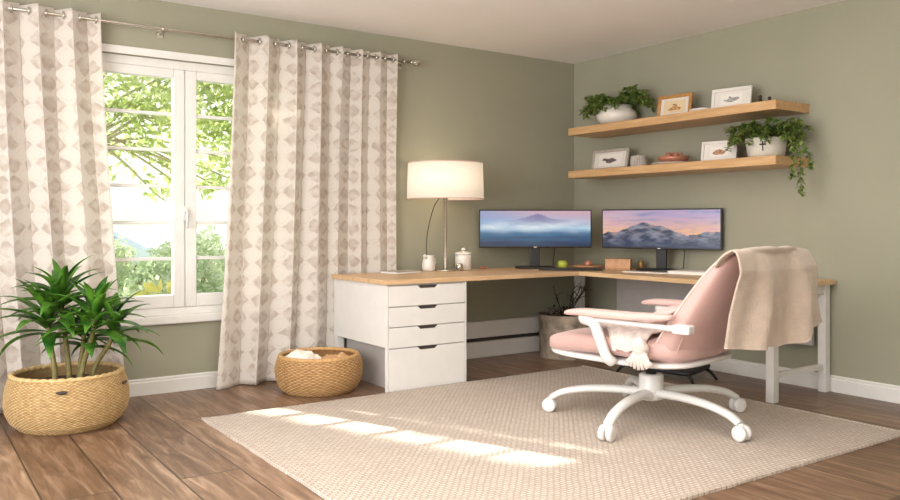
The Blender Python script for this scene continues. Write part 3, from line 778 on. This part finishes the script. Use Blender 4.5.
def art_blob(cols, seed, bg, inner=.2):
    def f(u, v):
        d = math.hypot((u-.5)*1.3, (v-.45)*1.5); k = .24+.22*noise.noise((u*5, v*5, seed))
        c = L3(*bg)
        if d < k: c = mixc(L3(*cols[0]), L3(*cols[1]), .5+1.1*noise.noise((u*14, v*14, seed+3)))
        return mount(u, v, c, inner)
    return f
facing = PI/2*-1   # frames face into the room (-x)
picture('photo_frame', 'honey-brown wood frame with a warm picture on the higher shelf', (-0.200, -1.325, S1), -PI/2+.12, .30, .185, M['goldframe'], .026, art_blob(((150, 100, 60), (214, 170, 110)), 1, (226, 204, 168), .12))
picture('photo_frame', 'white frame with a small grey print on the higher shelf', (-0.205, -1.845, S1), -PI/2+.18, .30, .165, M['white'], .024, art_blob(((120, 118, 116), (190, 186, 180)), 2, (234, 230, 224), .18))
picture('photo_frame', 'weathered grey frame with a white mount on the lower shelf by the corner', (-0.190, -0.630, S0), -PI/2-.02, .42, .18, M['greyframe'], .024, art_blob(((60, 56, 60), (130, 110, 110)), 3, (238, 232, 226), .14))
picture('photo_frame', 'white frame with a small brown figure print beside the lower shelf fern pot', (-0.210, -1.745, S0), -PI/2+.22, .27, .155, M['white'], .020, art_blob(((140, 96, 66), (196, 150, 116)), 4, (236, 230, 222), .2))

def trailing_pot(label, loc, R, Hh, nst, seed, hang=None, mark=False, leafs=.026, spread=.2):
    t = thing('trailing_plant', label, 'plant', loc)
    if mark: prof = [(.001, .001), (R*.78, .001), (R*.86, .02), (R*1.0, Hh), (R*.94, Hh), (R*.88, Hh-.02), (.001, Hh-.025)]
    else: prof = [(.001, .001), (R*.62, .001), (R*.9, Hh*.22), (R*1.0, Hh*.45), (R*.93, Hh*.7), (R*.72, Hh*.86), (R*.74, Hh), (R*.68, Hh), (R*.66, Hh*.88), (.001, Hh*.85)]
    pot = MB().lathe(prof, 40, caps=False).build('pot', M['stone_pot' if mark else 'ceramic'], t)
    rr = random.Random(seed); st = MB(); fb = MB()
    for k in range(nst):
        a = rr.uniform(0, 2*PI); up = rr.uniform(.03, .10); out = rr.uniform(.5, 1.0)*spread
        p0 = Vector((.5*R*math.cos(a)*rr.random(), .5*R*math.sin(a)*rr.random(), Hh-.02))
        tip = Vector((max(-.2, min(.15, (R*.5+out)*math.cos(a)*.62)), (R*.5+out)*math.sin(a), Hh+up-rr.uniform(0, .13)*out/spread))
        tip.z = max(tip.z, .03)
        pts = bezier(p0, p0+Vector((0, 0, up+.05)), tip+Vector((0, 0, .05)), tip, 10)
        st.tube(pts, .0018, 4)
        for i in range(2, 11):
            q = pts[i]
            for s in range(3):
                blade(fb, q, rr.uniform(0, 2*PI), rr.uniform(-.4, .9), leafs*rr.uniform(.7, 1.4), leafs*.30, .8, nseg=4)
    for h in (hang or []):
        pts = smooth_path(h, 6); st.tube(pts, .0016, 4)
        for q in pts[4:]:
            for s in range(3): blade(fb, q, rr.uniform(0, 2*PI), rr.uniform(-.9, .5), leafs*rr.uniform(.7, 1.2), leafs*.30, .7, nseg=4)
    fb.v = [(min(x, -loc[0]-.012), y, max(z, .004) if (y > -2.345-loc[1] and x > -.40-loc[0]) else z) for x, y, z in fb.v]
    st.build('vine_stem', M['stem'], t); fb.build('foliage', M['ivy'], t)
    if mark:
        mk = MB(); 
        for (a0, a1, z0, z1) in ((-.16, .16, Hh*.60, Hh*.68), (-.03, .03, Hh*.32, Hh*.80)):
            rad = lambda z: R*(.86+.14*(z-.02)/(Hh-.02))+.0015
            am = PI+.42
            mk.grid(6, 3, lambda u, v: (rad(z0+(z1-z0)*v)*math.cos(am+a0+(a1-a0)*u), rad(z0+(z1-z0)*v)*math.sin(am+a0+(a1-a0)*u), z0+(z1-z0)*v))
        mk.build('printed_mark', M['twig'], pot)
    return t
trailing_pot('bushy trailing plant in a round white pot on the higher shelf', (-0.200, -0.725, S1), .17, .165, 80, 21, spread=.27, leafs=.042)
trailing_pot('trailing plant in a pale tapered pot, vines hanging off the lower shelf end', (-0.200, -2.130, S0), .14, .135, 74, 33, mark=True, spread=.24, leafs=.038,
             hang=[[(-.02, -.05, .11), (-.04, -.18, .16), (-.05, -.27, .08), (-.05, -.29, -.06), (-.05, -.285, -.16), (-.05, -.29, -.26)],
                   [(-.03, -.05, .11), (-.08, -.20, .14), (-.10, -.262, .04), (-.11, -.27, -.08), (-.11, -.262, -.15)],
                   [(-.02, -.05, .11), (-.03, -.22, .15), (-.03, -.30, .06), (-.035, -.34, -.02), (-.03, -.36, -.09)]])
sd = thing('stone_dish', 'small flat white dish on the higher shelf between the two frames', 'dish', (-0.200, -1.590, S1))
MB().lathe([(.001, .001), (.07, .001), (.09, .025), (.092, .035), (.085, .035), (.06, .012), (.001, .012)], 32, caps=False).build('dish_body', M['ceramic'], sd)
MB().lathe([(.045, .013), (.05, .03), (.035, .045), (.001, .047)], 24, caps=False).build('filling', M['paper'], sd)
fg = thing('figurine', 'tiny dark figurine at the open end of the higher shelf', 'figurine', (-0.190, -2.075, S1))
MB().lathe([(.02, 0), (.022, .008), (.012, .012), (.017, .035), (.012, .055)], 16).build('body', M['twig'], fg)
MB().sup(.013, .013, .015, 1, 1, 14, 8, warp=lambda x, y, z: (x, y, z+.066)).build('head', M['twig'], fg)
fg2 = thing('figurine', 'tiny dark seated figurine, nearest the higher shelf end', 'figurine', (-0.180, -2.145, S1))
MB().lathe([(.024, 0), (.026, .012), (.02, .03), (.012, .042)], 16).build('body', M['twig'], fg2)
MB().sup(.012, .012, .012, 1, 1, 14, 8, warp=lambda x, y, z: (x-.004, y, z+.05)).build('head', M['twig'], fg2)
cn = thing('ribbed_votive', 'small grey ribbed candle pot beside the grey frame on the lower shelf', 'candle pot', (-0.190, -0.960, S0))
b = MB(); b.grid(96, 8, lambda u, v: ((.066+.004*math.cos(24*2*PI*u))*math.cos(2*PI*u)*(1-.08*(2*v-1)**2), (.066+.004*math.cos(24*2*PI*u))*math.sin(2*PI*u)*(1-.08*(2*v-1)**2), .001+.098*v), True, True); b.lathe([(.06, .099), (.055, .09), (.001, .088)], 48, caps=False)
b.build('pot', M['greyframe'], cn); MB().lathe([(.05, .0885), (.05, .094), (.001, .094)], 24, caps=False).build('wax', M['ceramic'], cn); MB().tube([(0, 0, .094), (.001, 0, .106)], .0015, 5).build('wick', M['twig'], cn)
cb = thing('copper_bowl', 'pink copper bowl on a flat plate holding small cones, middle of the lower shelf', 'bowl', (-0.190, -1.315, S0))
MB().lathe([(.001, .001), (.13, .001), (.165, .012), (.168, .018), (.13, .01), (.001, .008)], 40, caps=False).build('plate', M['stone_pot'], cb)
MB().lathe([(.06, .0085), (.09, .02), (.115, .045), (.12, .065), (.112, .066), (.1, .05), (.001, .045)], 40, caps=False).build('bowl', M['copper'], cb)
rc = random.Random(8)
for k in range(6):
    a = k*PI/3; pc = MB(); x0, y0 = .055*math.cos(a)*(k > 0), .055*math.sin(a)*(k > 0)
    for j in range(5):
        pc.lathe([(.026-.004*j, .048+.010*j), (.030-.005*j, .056+.010*j), (.016-.002*j, .060+.010*j)], 10, c=(x0, y0, 0))
    pc.build('cone', M['copper'], cb)

# ------------------------------------------------------------------ office chair (local: +y forward, +x to the sitter's right)
HX, HY, RZ = -1.628, -2.357, math.radians(10)
ch = thing('office_chair', 'dusty pink upholstered swivel chair with white arms and five-wheeled white base on the rug', 'chair', (HX, HY, .0125), RZ)
for k in range(5):
    a = math.radians(-26.6+72*k); d = Vector((math.cos(a), math.sin(a), 0)); sd_ = Vector((-d.y, d.x, 0))
    pts = smooth_path([d*.03+Vector((0, 0, .150)), d*.18+Vector((0, 0, .158)), d*.36+Vector((0, 0, .150)), d*.50+Vector((0, 0, .122)), d*.575+Vector((0, 0, .084))], 5)
    lg = MB().tube(pts, [.036-.010*i/(len(pts)-1) for i in range(len(pts))], 12, flat=.72).build('leg', M['white_metal'], ch)
    cs = MB(); p = d*.585
    for s in (-1, 1):
        c0 = p+sd_*s*.021; ax = sd_
        rot = ax.to_track_quat('Z', 'Y').to_matrix().to_4x4()
        cs.lathe([(.02, -.015), (.036, -.014), (.0405, -.008), (.0405, .008), (.036, .014), (.02, .015)], 22, mat=Matrix.Translation(c0+Vector((0, 0, .0405))) @ rot)
    cs.tube([p+Vector((0, 0, .04)), p-d*.006+Vector((0, 0, .088))], [.014, .016], 10)
    cs.build('caster', M['white_metal'], ch)
MB().lathe([(.05, .11), (.066, .118), (.07, .15), (.068, .25), (.06, .258), (.03, .258)], 28).build('hub', M['white_metal'], ch)
MB().lathe([(.03, .258), (.03, .335)], 20).build('gas_column', M['dark'], ch)
pan = lambda x, y, z: (x, y+.075, z+.362+.012*(y/.46)**2)
MB().sup(.352, .46, .022, .5, .42, 56, 12, warp=pan).build('seat_pan', M['white_metal'], ch)
def seatw(x, y, z):
    t = max(0, y/.44)
    return (x*(1-.05*t), y+.075, z+.440-.035*t**2+.012*(x/.37)**2+.004*math.sin(y*30)*(z > 0))
seat = MB().sup(.372, .46, .070, .55, .36, 64, 24, warp=seatw).build('seat', M['pink'], ch)
def back_mid(t): return -.235-.11*t-.30*t**1.25
def backw(x, y, z):
    t = (z+.315)/.63                     # 0 bottom .. 1 top
    wid = 1.0-.08*t-.03*math.sin(PI*t)
    thick = 1.12-.52*t
    return (x*wid, y*thick+back_mid(max(0, t))+.045*(abs(x)/.37)**2.2-.03, z+.672)
BT = .085
back = MB().sup(.365, BT, .315, .42, .5, 72, 40, warp=backw).build('backrest', M['pink'], ch)
# piping along the front edge of the backrest and a seam down each rear corner
def edge_pt(t, side, yy):
    z = -.305+.61*t; sx = .365*max(.0, 1-(abs(z)/.315)**4.7)**(.21)*side
    return backw(sx, yy, z)
for s in (-1, 1):
    MB().tube([edge_pt(i/30, s*.985, .05) for i in range(2, 30)], .0065, 8).build('piping', M['piping'], back)
    MB().tube([edge_pt(i/30, s*.93, -.066) for i in range(2, 9)], .003, 6).build('seam', M['pink_pad'], back)
for s in (-1, 1):
    X = s*.395
    ar = MB()
    ar.tube(smooth_path([(s*.36, .02, .365), (X, .035, .40), (X+s*.008, .075, .50), (X+s*.005, .115, .572), (X, .20, .594)], 6), [.035]*6+[.032]*6+[.034]*6+[.036]*6+[.026], 12, flat=.85)
    ar.tube([(X, .20, .590), (X, .05, .588), (X, -.15, .586), (X, -.32, .582), (X, -.44, .580)], [.020, .023, .024, .026, .030], 12, flat=.62)
    arm = ar.build('armrest', M['white_metal'], ch)
    MB().box(X-.034, X+.034, -.47, -.375, .560, .606).build('arm_end', M['white_metal'], arm, bevel=.010, seg=3)
    MB().sup(.048, .335, .022, .6, .55, 40, 14, warp=lambda x, y, z: (x+X, y-.03, z+.624-.012*max(0, (y-.2)/.13)**2+.01*max(0, (-y-.1)/.2))).build('arm_pad', M['pink_pad'], arm)

# throws on the chair (things of their own, placed in the chair's frame)
CM = Matrix.Translation((HX, HY, .0125)) @ Matrix.Rotation(RZ, 4, 'Z')
def back_surface(x, z):
    t = max(0, min(1, (z-.357)/.63)); xx = max(-1, min(1, x/.34))
    return back_mid(t)-.03+.045*abs(xx)**2.2-BT*(1.12-.52*t)
b = MB(); nu, nv = 70, 70
def blank(u, v):
    f = .22                              # share of the cloth lying over the front of the backrest
    x_top = -.42+.83*u
    ridge_y = -.70; ridge_z = .992-.016*(2*abs(u-.45))**2.5
    if v < f:
        k = v/f
        y = ridge_y+.13*(1-k)**.8; z = ridge_z-.035*(1-k)-.05*(1-k)**3
        x = x_top+.06*(1-k)*(1-u)
        z += .010*noise.noise((u*6, v*6, 2))
    else:
        k = (v-f)/(1-f); drop = .485+.04*math.sin(PI*u*1.1)-.03*u
        if u > .66: drop -= .05*min(1, (u-.66)/.05)
        z = ridge_z-drop*k-.03*math.sin(PI*min(1, k*3))*.3
        x = x_top+(.16-.08*u)*k
        fold = .034*math.sin(u*13+1.2*k+.6)+.014*math.sin(u*29+2+2*k)
        y = ridge_y-.055*min(1, k*5)**.6+(.17*(1-u)**1.2-.01)*k**1.1-.03*u*k
        y += fold*min(1, k*1.5)
        y = min(y, back_surface(x, z)-.018)
        z += .008*noise.noise((u*9, 3, k*2))*k
    return CM @ Vector((x, y, z))
b.grid(nu, nv, blank)
bo = tag(b.build('throw_blanket', M['blanket'], solid=.010), 'soft beige blanket draped over the top of the pink chair back', 'blanket')
hm = MB(); hm.tube([Vector(blank(i/60, 1.0)) for i in range(61)], .008, 8); hm.build('hem', M['blanket'], bo)

b = MB()
def pil(x, y, z):
    q = Vector((x, y, z*(1-.55*(abs(x)/.22)**3)*(1-.55*(abs(y)/.17)**3)+.012*noise.noise((x*9, y*9, 1))))
    return CM @ (Matrix.Translation((.0, -.11, .570)) @ Matrix.Rotation(-.45, 4, 'X') @ q)
b.sup(.24, .19, .062, .75, .45, 48, 20, warp=pil)
tag(b.build('small_pillow', M['pillow'], sub=0), 'pale blush pillow lying on the chair seat against its back', 'pillow')
b = MB()
def scarf(u, v):
    # runs across the seat from the far arm to the near edge, then falls over it
    s = v
    x = .28-.68*s; y = .32-.50*u-.10*s*(1-u)+.05*math.sin(5*s)
    wid = 1-.55*max(0, (s-.7)/.3); yc = -.03-.12*s; y = yc+(y-yc)*wid
    z = .538+.016*noise.noise((u*4, v*5, 3))+.008*noise.noise((u*9, v*11, 6))+.006*math.sin(u*16+3*v)
    if x < -.30:
        k = (-.30-x)/.10; z -= .085*k*k+.015*k; x = -.30-.098*min(1, k)
    return CM @ Vector((x, y, z))
b.grid(50, 60, scarf)
so = tag(b.build('patterned_scarf', M['scarf'], solid=.008), 'pale patterned scarf bunched on the pink chair seat, its end hanging by the arm', 'scarf')
kn = MB()
def knot(x, y, z):
    k = 1+.28*noise.noise((x*26, y*26, z*26)); return CM @ (Vector((x*k, y*k, z*k*1.0))+Vector((-.41, -.185, .475-.0)))
kn.sup(.035, .045, .045, .9, .9, 30, 18, warp=knot)
for j in range(9):
    a = -1.2+j*.3; kn.tube([CM @ Vector((-.41, -.185+.02*math.sin(a), .45)), CM @ Vector((-.425, -.185+.06*math.sin(a), .40)), CM @ Vector((-.43, -.19+.085*math.sin(a), .375-.02*math.cos(a*2)))], [.014, .012, .008], 6)
kn.build('knot', M['scarf'], so)

# ------------------------------------------------------------------ outside the window
GZ = -.35
tag(MB().grid(40, 30, lambda u, v: (-14+24*u, .35+20*v, GZ-.002)).build('lawn', M['grass']), 'pale green lawn outside beyond the window', 'lawn')['kind'] = 'stuff'
def leafcloud(pts, size, rnd, b=None, aspect=.55):
    b = b or MB()
    for p in pts:
        n = Vector((rnd.gauss(0, 1), rnd.gauss(0, 1), rnd.gauss(0, 1))).normalized(); t = n.orthogonal().normalized(); t = Matrix.Rotation(rnd.uniform(0, 6.28), 3, n) @ t; q = n.cross(t)
        s = size*rnd.uniform(.6, 1.3); p = Vector(p)
        b.add([p-t*s, p-q*s*aspect*.8-t*s*.2, p+q*s*0+t*s, p+q*s*aspect*.8-t*s*.2], [(0, 1, 2, 3)])
    return b
SUN = Vector((-.40, 1.0, .75)).normalized()
def tree(label, base, forks, clusters, nleaf, size, mat, seed, keep=None, slim=.14, twig=.028):
    rnd = random.Random(seed); t = thing('garden_tree', label, 'tree', base)
    bs = Vector(base); top = Vector(forks)
    MB().tube(smooth_path([(0, 0, 0), Vector((top.x*.3, top.y*.3, top.z*.5)), top]), [slim*(1-.45*i/12) for i in range(13)], 10).build('trunk', M['trunk'], t)
    pts = []
    for (cx_, cy_, cz_, rx, ry, rz_) in clusters:
        c0 = Vector((cx_, cy_, cz_)); d = c0-top
        MB().tube(smooth_path([top*.9, top+d*.4+Vector((0, 0, .15)), c0, c0+d*.15]), [twig*(1-.045*i) for i in range(19)], 6).build('branch', M['trunk'], t)
        vol = rx*ry*rz_
        for k in range(int(nleaf*vol)):
            v = Vector((rnd.gauss(0, .5)*rx, rnd.gauss(0, .5)*ry, rnd.gauss(0, .5)*rz_)); p = c0+v
            if keep and not keep(p+bs): continue
            pts.append(p)
    leafcloud(pts, size, rnd).build('foliage', mat, t)
    return t
def slit(p):
    """leaves stay out of the sunbeam that reaches the rug through the window"""
    if p.y < .4: return False
    s = p.y/SUN.y; x = p.x-SUN.x*s; z = p.z-SUN.z*s
    if -.2 < z < 2.6 and (-3.88 < x < -3.56 or (-3.55 < x < -3.38)): return False
    return True
SH = [(-6.55+dx, 4.6, 4.75+dz) for dx in (-.6, .1) for dz in (-.7, .5)]
# leafy branches seen in the upper part of the window, and an added, unseen high crown that blocks sun beside the beam
tree('airy light green tree whose leafy boughs fill the upper window panes', (-3.3, 6.4, GZ), (.15, 0, 2.6),
     [(.5, -.6, 3.6, .7, .6, .45), (1.2, -.8, 3.5, .8, .6, .5), (1.9, -.6, 3.6, .8, .6, .5), (2.6, -.6, 3.4, .8, .6, .5), (.7, -.3, 3.05, .8, .6, .35), (1.5, -.4, 2.95, .8, .6, .35), (2.2, -.2, 2.85, .7, .6, .35),
      (.9, .1, 2.55, .7, .5, .16), (1.6, .2, 2.35, .6, .5, .12), (2.3, .1, 2.45, .6, .5, .2), (-.6, -.4, 3.2, .8, .7, .4), (1.45, 0, 2.1, .45, .35, .2), (2.15, .2, 2.05, .5, .4, .16), (.45, .2, 2.2, .5, .4, .14), (1.9, .3, 2.05, .6, .4, .10), (1.2, 0, 1.9, .35, .3, .07), (2.4, .2, 2.15, .5, .4, .12)], 2600, .07, M['tree_leaf'], 5, keep=slit)
tree('added high-crowned tree out of view, blocking the sun around a slit', (-7.4, 4.4, GZ), (.6, 0, 4.2),
     [(.2, .1, 4.1, .9, .5, .8), (.7, .1, 5.0, .9, .5, .8), (1.4, .2, 4.2, .95, .5, .9), (2.4, .2, 4.4, .9, .5, .9), (1.2, .2, 5.3, 1.0, .5, .7), (2.1, .1, 5.2, .9, .5, .7), (3.0, .1, 4.6, .8, .5, .9), (1.0, .2, 3.6, .8, .5, .4), (2.0, .2, 3.6, .8, .5, .4)], 3400, .13, M['shade_leaf'], 9, keep=slit)
def shrub(label, base, r, h, n, size, mat, seed, flower=0):
    rnd = random.Random(seed); t = thing('garden_shrub', label, 'shrub', base); st = MB()
    for k in range(7):
        a = k*.9; st.tube([(0, 0, .002), (.3*r*math.cos(a), .3*r*math.sin(a), h*.5), (.6*r*math.cos(a), .6*r*math.sin(a), h*.85)], [.02, .014, .006], 6)
    st.build('stems', M['trunk'], t)
    pts = []
    for k in range(n):
        th = rnd.uniform(0, 2*PI); ph = math.acos(rnd.uniform(-.2, 1)); q = rnd.uniform(.7, 1.05)*(1+.2*noise.noise((th*1.5, ph*2, seed)))
        pts.append((q*r*math.sin(ph)*math.cos(th), q*r*math.sin(ph)*math.sin(th), max(.02, h*.35+q*h*.65*math.cos(ph))))
    leafcloud(pts, size, rnd).build('foliage', mat, t)
    if flower:
        leafcloud([(x*1.05, y*1.05-.02, z*1.03) for x, y, z in rnd.sample(pts, flower)], .055, rnd, aspect=.9).build('blossoms', M['flower'], t)
hz = [(-3.1, 4.9, .5, 1.30, 0), (-1.8, 5.3, .5, 1.36, 0), (-3.05, 2.5, .46, 1.1, 1), (-5.0, 3.7, .56, 1.22, 0), (-3.75, 4.0, .55, 1.14, 0), (-2.5, 3.7, .56, 1.28, 0), (-1.2, 4.0, .6, 1.32, 0), (-4.1, 2.1, .42, 1.05, 1), (-2.05, 2.1, .48, 1.08, 1)]
sl = ['pale green shrub in the back hedge row, under the car roof', 'pale green shrub in the back hedge row, seen through the second sash', 'leafy low shrub at the middle of the window, behind the yellow blossoms', 'tall pale green garden shrub behind the floor plant', 'rounded green garden shrub below the pale parked car', 'rounded green garden shrub behind the window meeting rail', 'tall green garden shrub seen past the patterned curtain',
      'low shrub just outside the window sill, nearest the floor plant', 'low shrub outside the second sash near the curtain']
for i, (x, y, r, h, k) in enumerate(hz): shrub(sl[i], (x, y, GZ), r, h, 2600, .05, M['hedge2'] if k else M['hedge'], 40+i)
shrub('low shrub dotted with yellow blossoms just outside the window', (-3.32, 1.35, GZ), .36, 1.02, 1800, .045, M['hedge'], 61, flower=150)
# pale house across the way
hs = thing('house', 'bright white neighbouring house with small grey windows across the garden', 'house', (0, 19, GZ))
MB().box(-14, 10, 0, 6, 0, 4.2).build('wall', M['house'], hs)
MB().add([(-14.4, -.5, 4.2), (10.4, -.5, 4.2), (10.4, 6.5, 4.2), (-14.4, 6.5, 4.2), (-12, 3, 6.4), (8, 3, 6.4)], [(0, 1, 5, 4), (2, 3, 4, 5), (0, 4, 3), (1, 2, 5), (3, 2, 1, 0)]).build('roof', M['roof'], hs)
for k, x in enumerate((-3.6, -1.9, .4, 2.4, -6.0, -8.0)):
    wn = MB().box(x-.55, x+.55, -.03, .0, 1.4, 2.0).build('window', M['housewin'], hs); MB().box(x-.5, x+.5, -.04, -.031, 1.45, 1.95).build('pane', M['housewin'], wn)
# parked car
car = thing('parked_car', 'pale blue-silver car parked beyond the shrubs outside the window', 'car', (-2.4, 12.5, GZ))
body = MB(); prof = [(-2.1, .3), (-2.1, .75), (-1.9, .9), (-1.0, .98), (-.55, 1.36), (.75, 1.40), (1.45, 1.0), (2.0, .92), (2.15, .7), (2.15, .3)]
n = len(prof); vs = [(x, y*(1 if z < 1.05 else .82), z) for y in (-.85, .85) for x, z in prof]
body.add(vs, [tuple(range(n)), tuple(range(2*n-1, n-1, -1))]+[(i, n+i, n+(i+1) % n, (i+1) % n) for i in range(n)]); body.build('car_body', M['car'], car, bevel=.05, seg=3)
MB().add([(-.9, -.82, 1.02), (-.5, -.72, 1.30), (.65, -.72, 1.33), (1.2, -.82, 1.04)], [(0, 1, 2, 3)]).build('side_window', M['carglass'], car, solid=.02)
for x in (-1.35, 1.35):
    for y in (-.82, .82): MB().lathe([(.2, -.1), (.32, -.1), (.33, 0), (.32, .1), (.2, .1)], 24, mat=Matrix.Translation((x, y, .33)) @ Matrix.Rotation(PI/2, 4, 'X')).build('wheel', M['tyre'], car)

# ------------------------------------------------------------------ light
wd = bpy.data.worlds.new('sky'); sc.world = wd; wd.use_nodes = True
nt = wd.node_tree; bg = nt.nodes['Background']
tc = N(nt, 'ShaderNodeTexCoord'); sx = N(nt, 'ShaderNodeSeparateXYZ'); nt.links.new(tc.outputs['Generated'], sx.inputs[0])
nt.links.new(mix_c(nt, math_n(nt, 'MULTIPLY', sx.outputs[2], 1.0, True), (1, .99, .975, 1), (.88, .93, 1, 1)), bg.inputs[0]); bg.inputs[1].default_value = 1.25
def light(name, kind, energy, col, loc=None, rot=None, **kw):
    l = bpy.data.lights.new(name, kind); l.energy = energy; l.color = col
    for k, v in kw.items(): setattr(l, k, v)
    o = bpy.data.objects.new(name, l); C.objects.link(o)
    if loc: o.location = loc
    if rot: o.rotation_euler = rot
    return o
s = light('sun', 'SUN', 14.0, (1, .95, .88), (-8, 8, 8), angle=.016)
s.rotation_euler = SUN.to_track_quat('Z', 'Y').to_euler()
light('lamp_bulb', 'POINT', 9, (1, .78, .52), (-1.60, -.235, DZ+.69), shadow_soft_size=.04)
light('ceiling_fill', 'AREA', 45, (1, .97, .93), (-3.2, -3.2, 2.56), (0, 0, 0), shape='RECTANGLE', size=2.2, size_y=2.2)  # added overhead fill, no fixture in the room
light('side_fill', 'AREA', 140, (1, .98, .96), (-6.5, -3.2, 1.5), (0, -PI/2, 0), shape='RECTANGLE', size=2.0, size_y=3.0)  # added fill to brighten the right wall, no window stands there
light('rear_fill', 'AREA', 26, (1, .98, .96), (-4.2, -6.7, 1.4), (PI/2, 0, 0), shape='RECTANGLE', size=3.4, size_y=2.2)  # added soft fill behind the camera, the back wall has no window

light('upward_fill', 'AREA', 75, (1, .97, .94), (-4.6, -5.9, 1.75), (PI, 0, 0), shape='DISK', size=.5)  # added fill aimed upward to brighten the ceiling

sc.view_settings.view_transform = 'Standard'
sc.view_settings.look = 'None'
sc.view_settings.exposure = .12
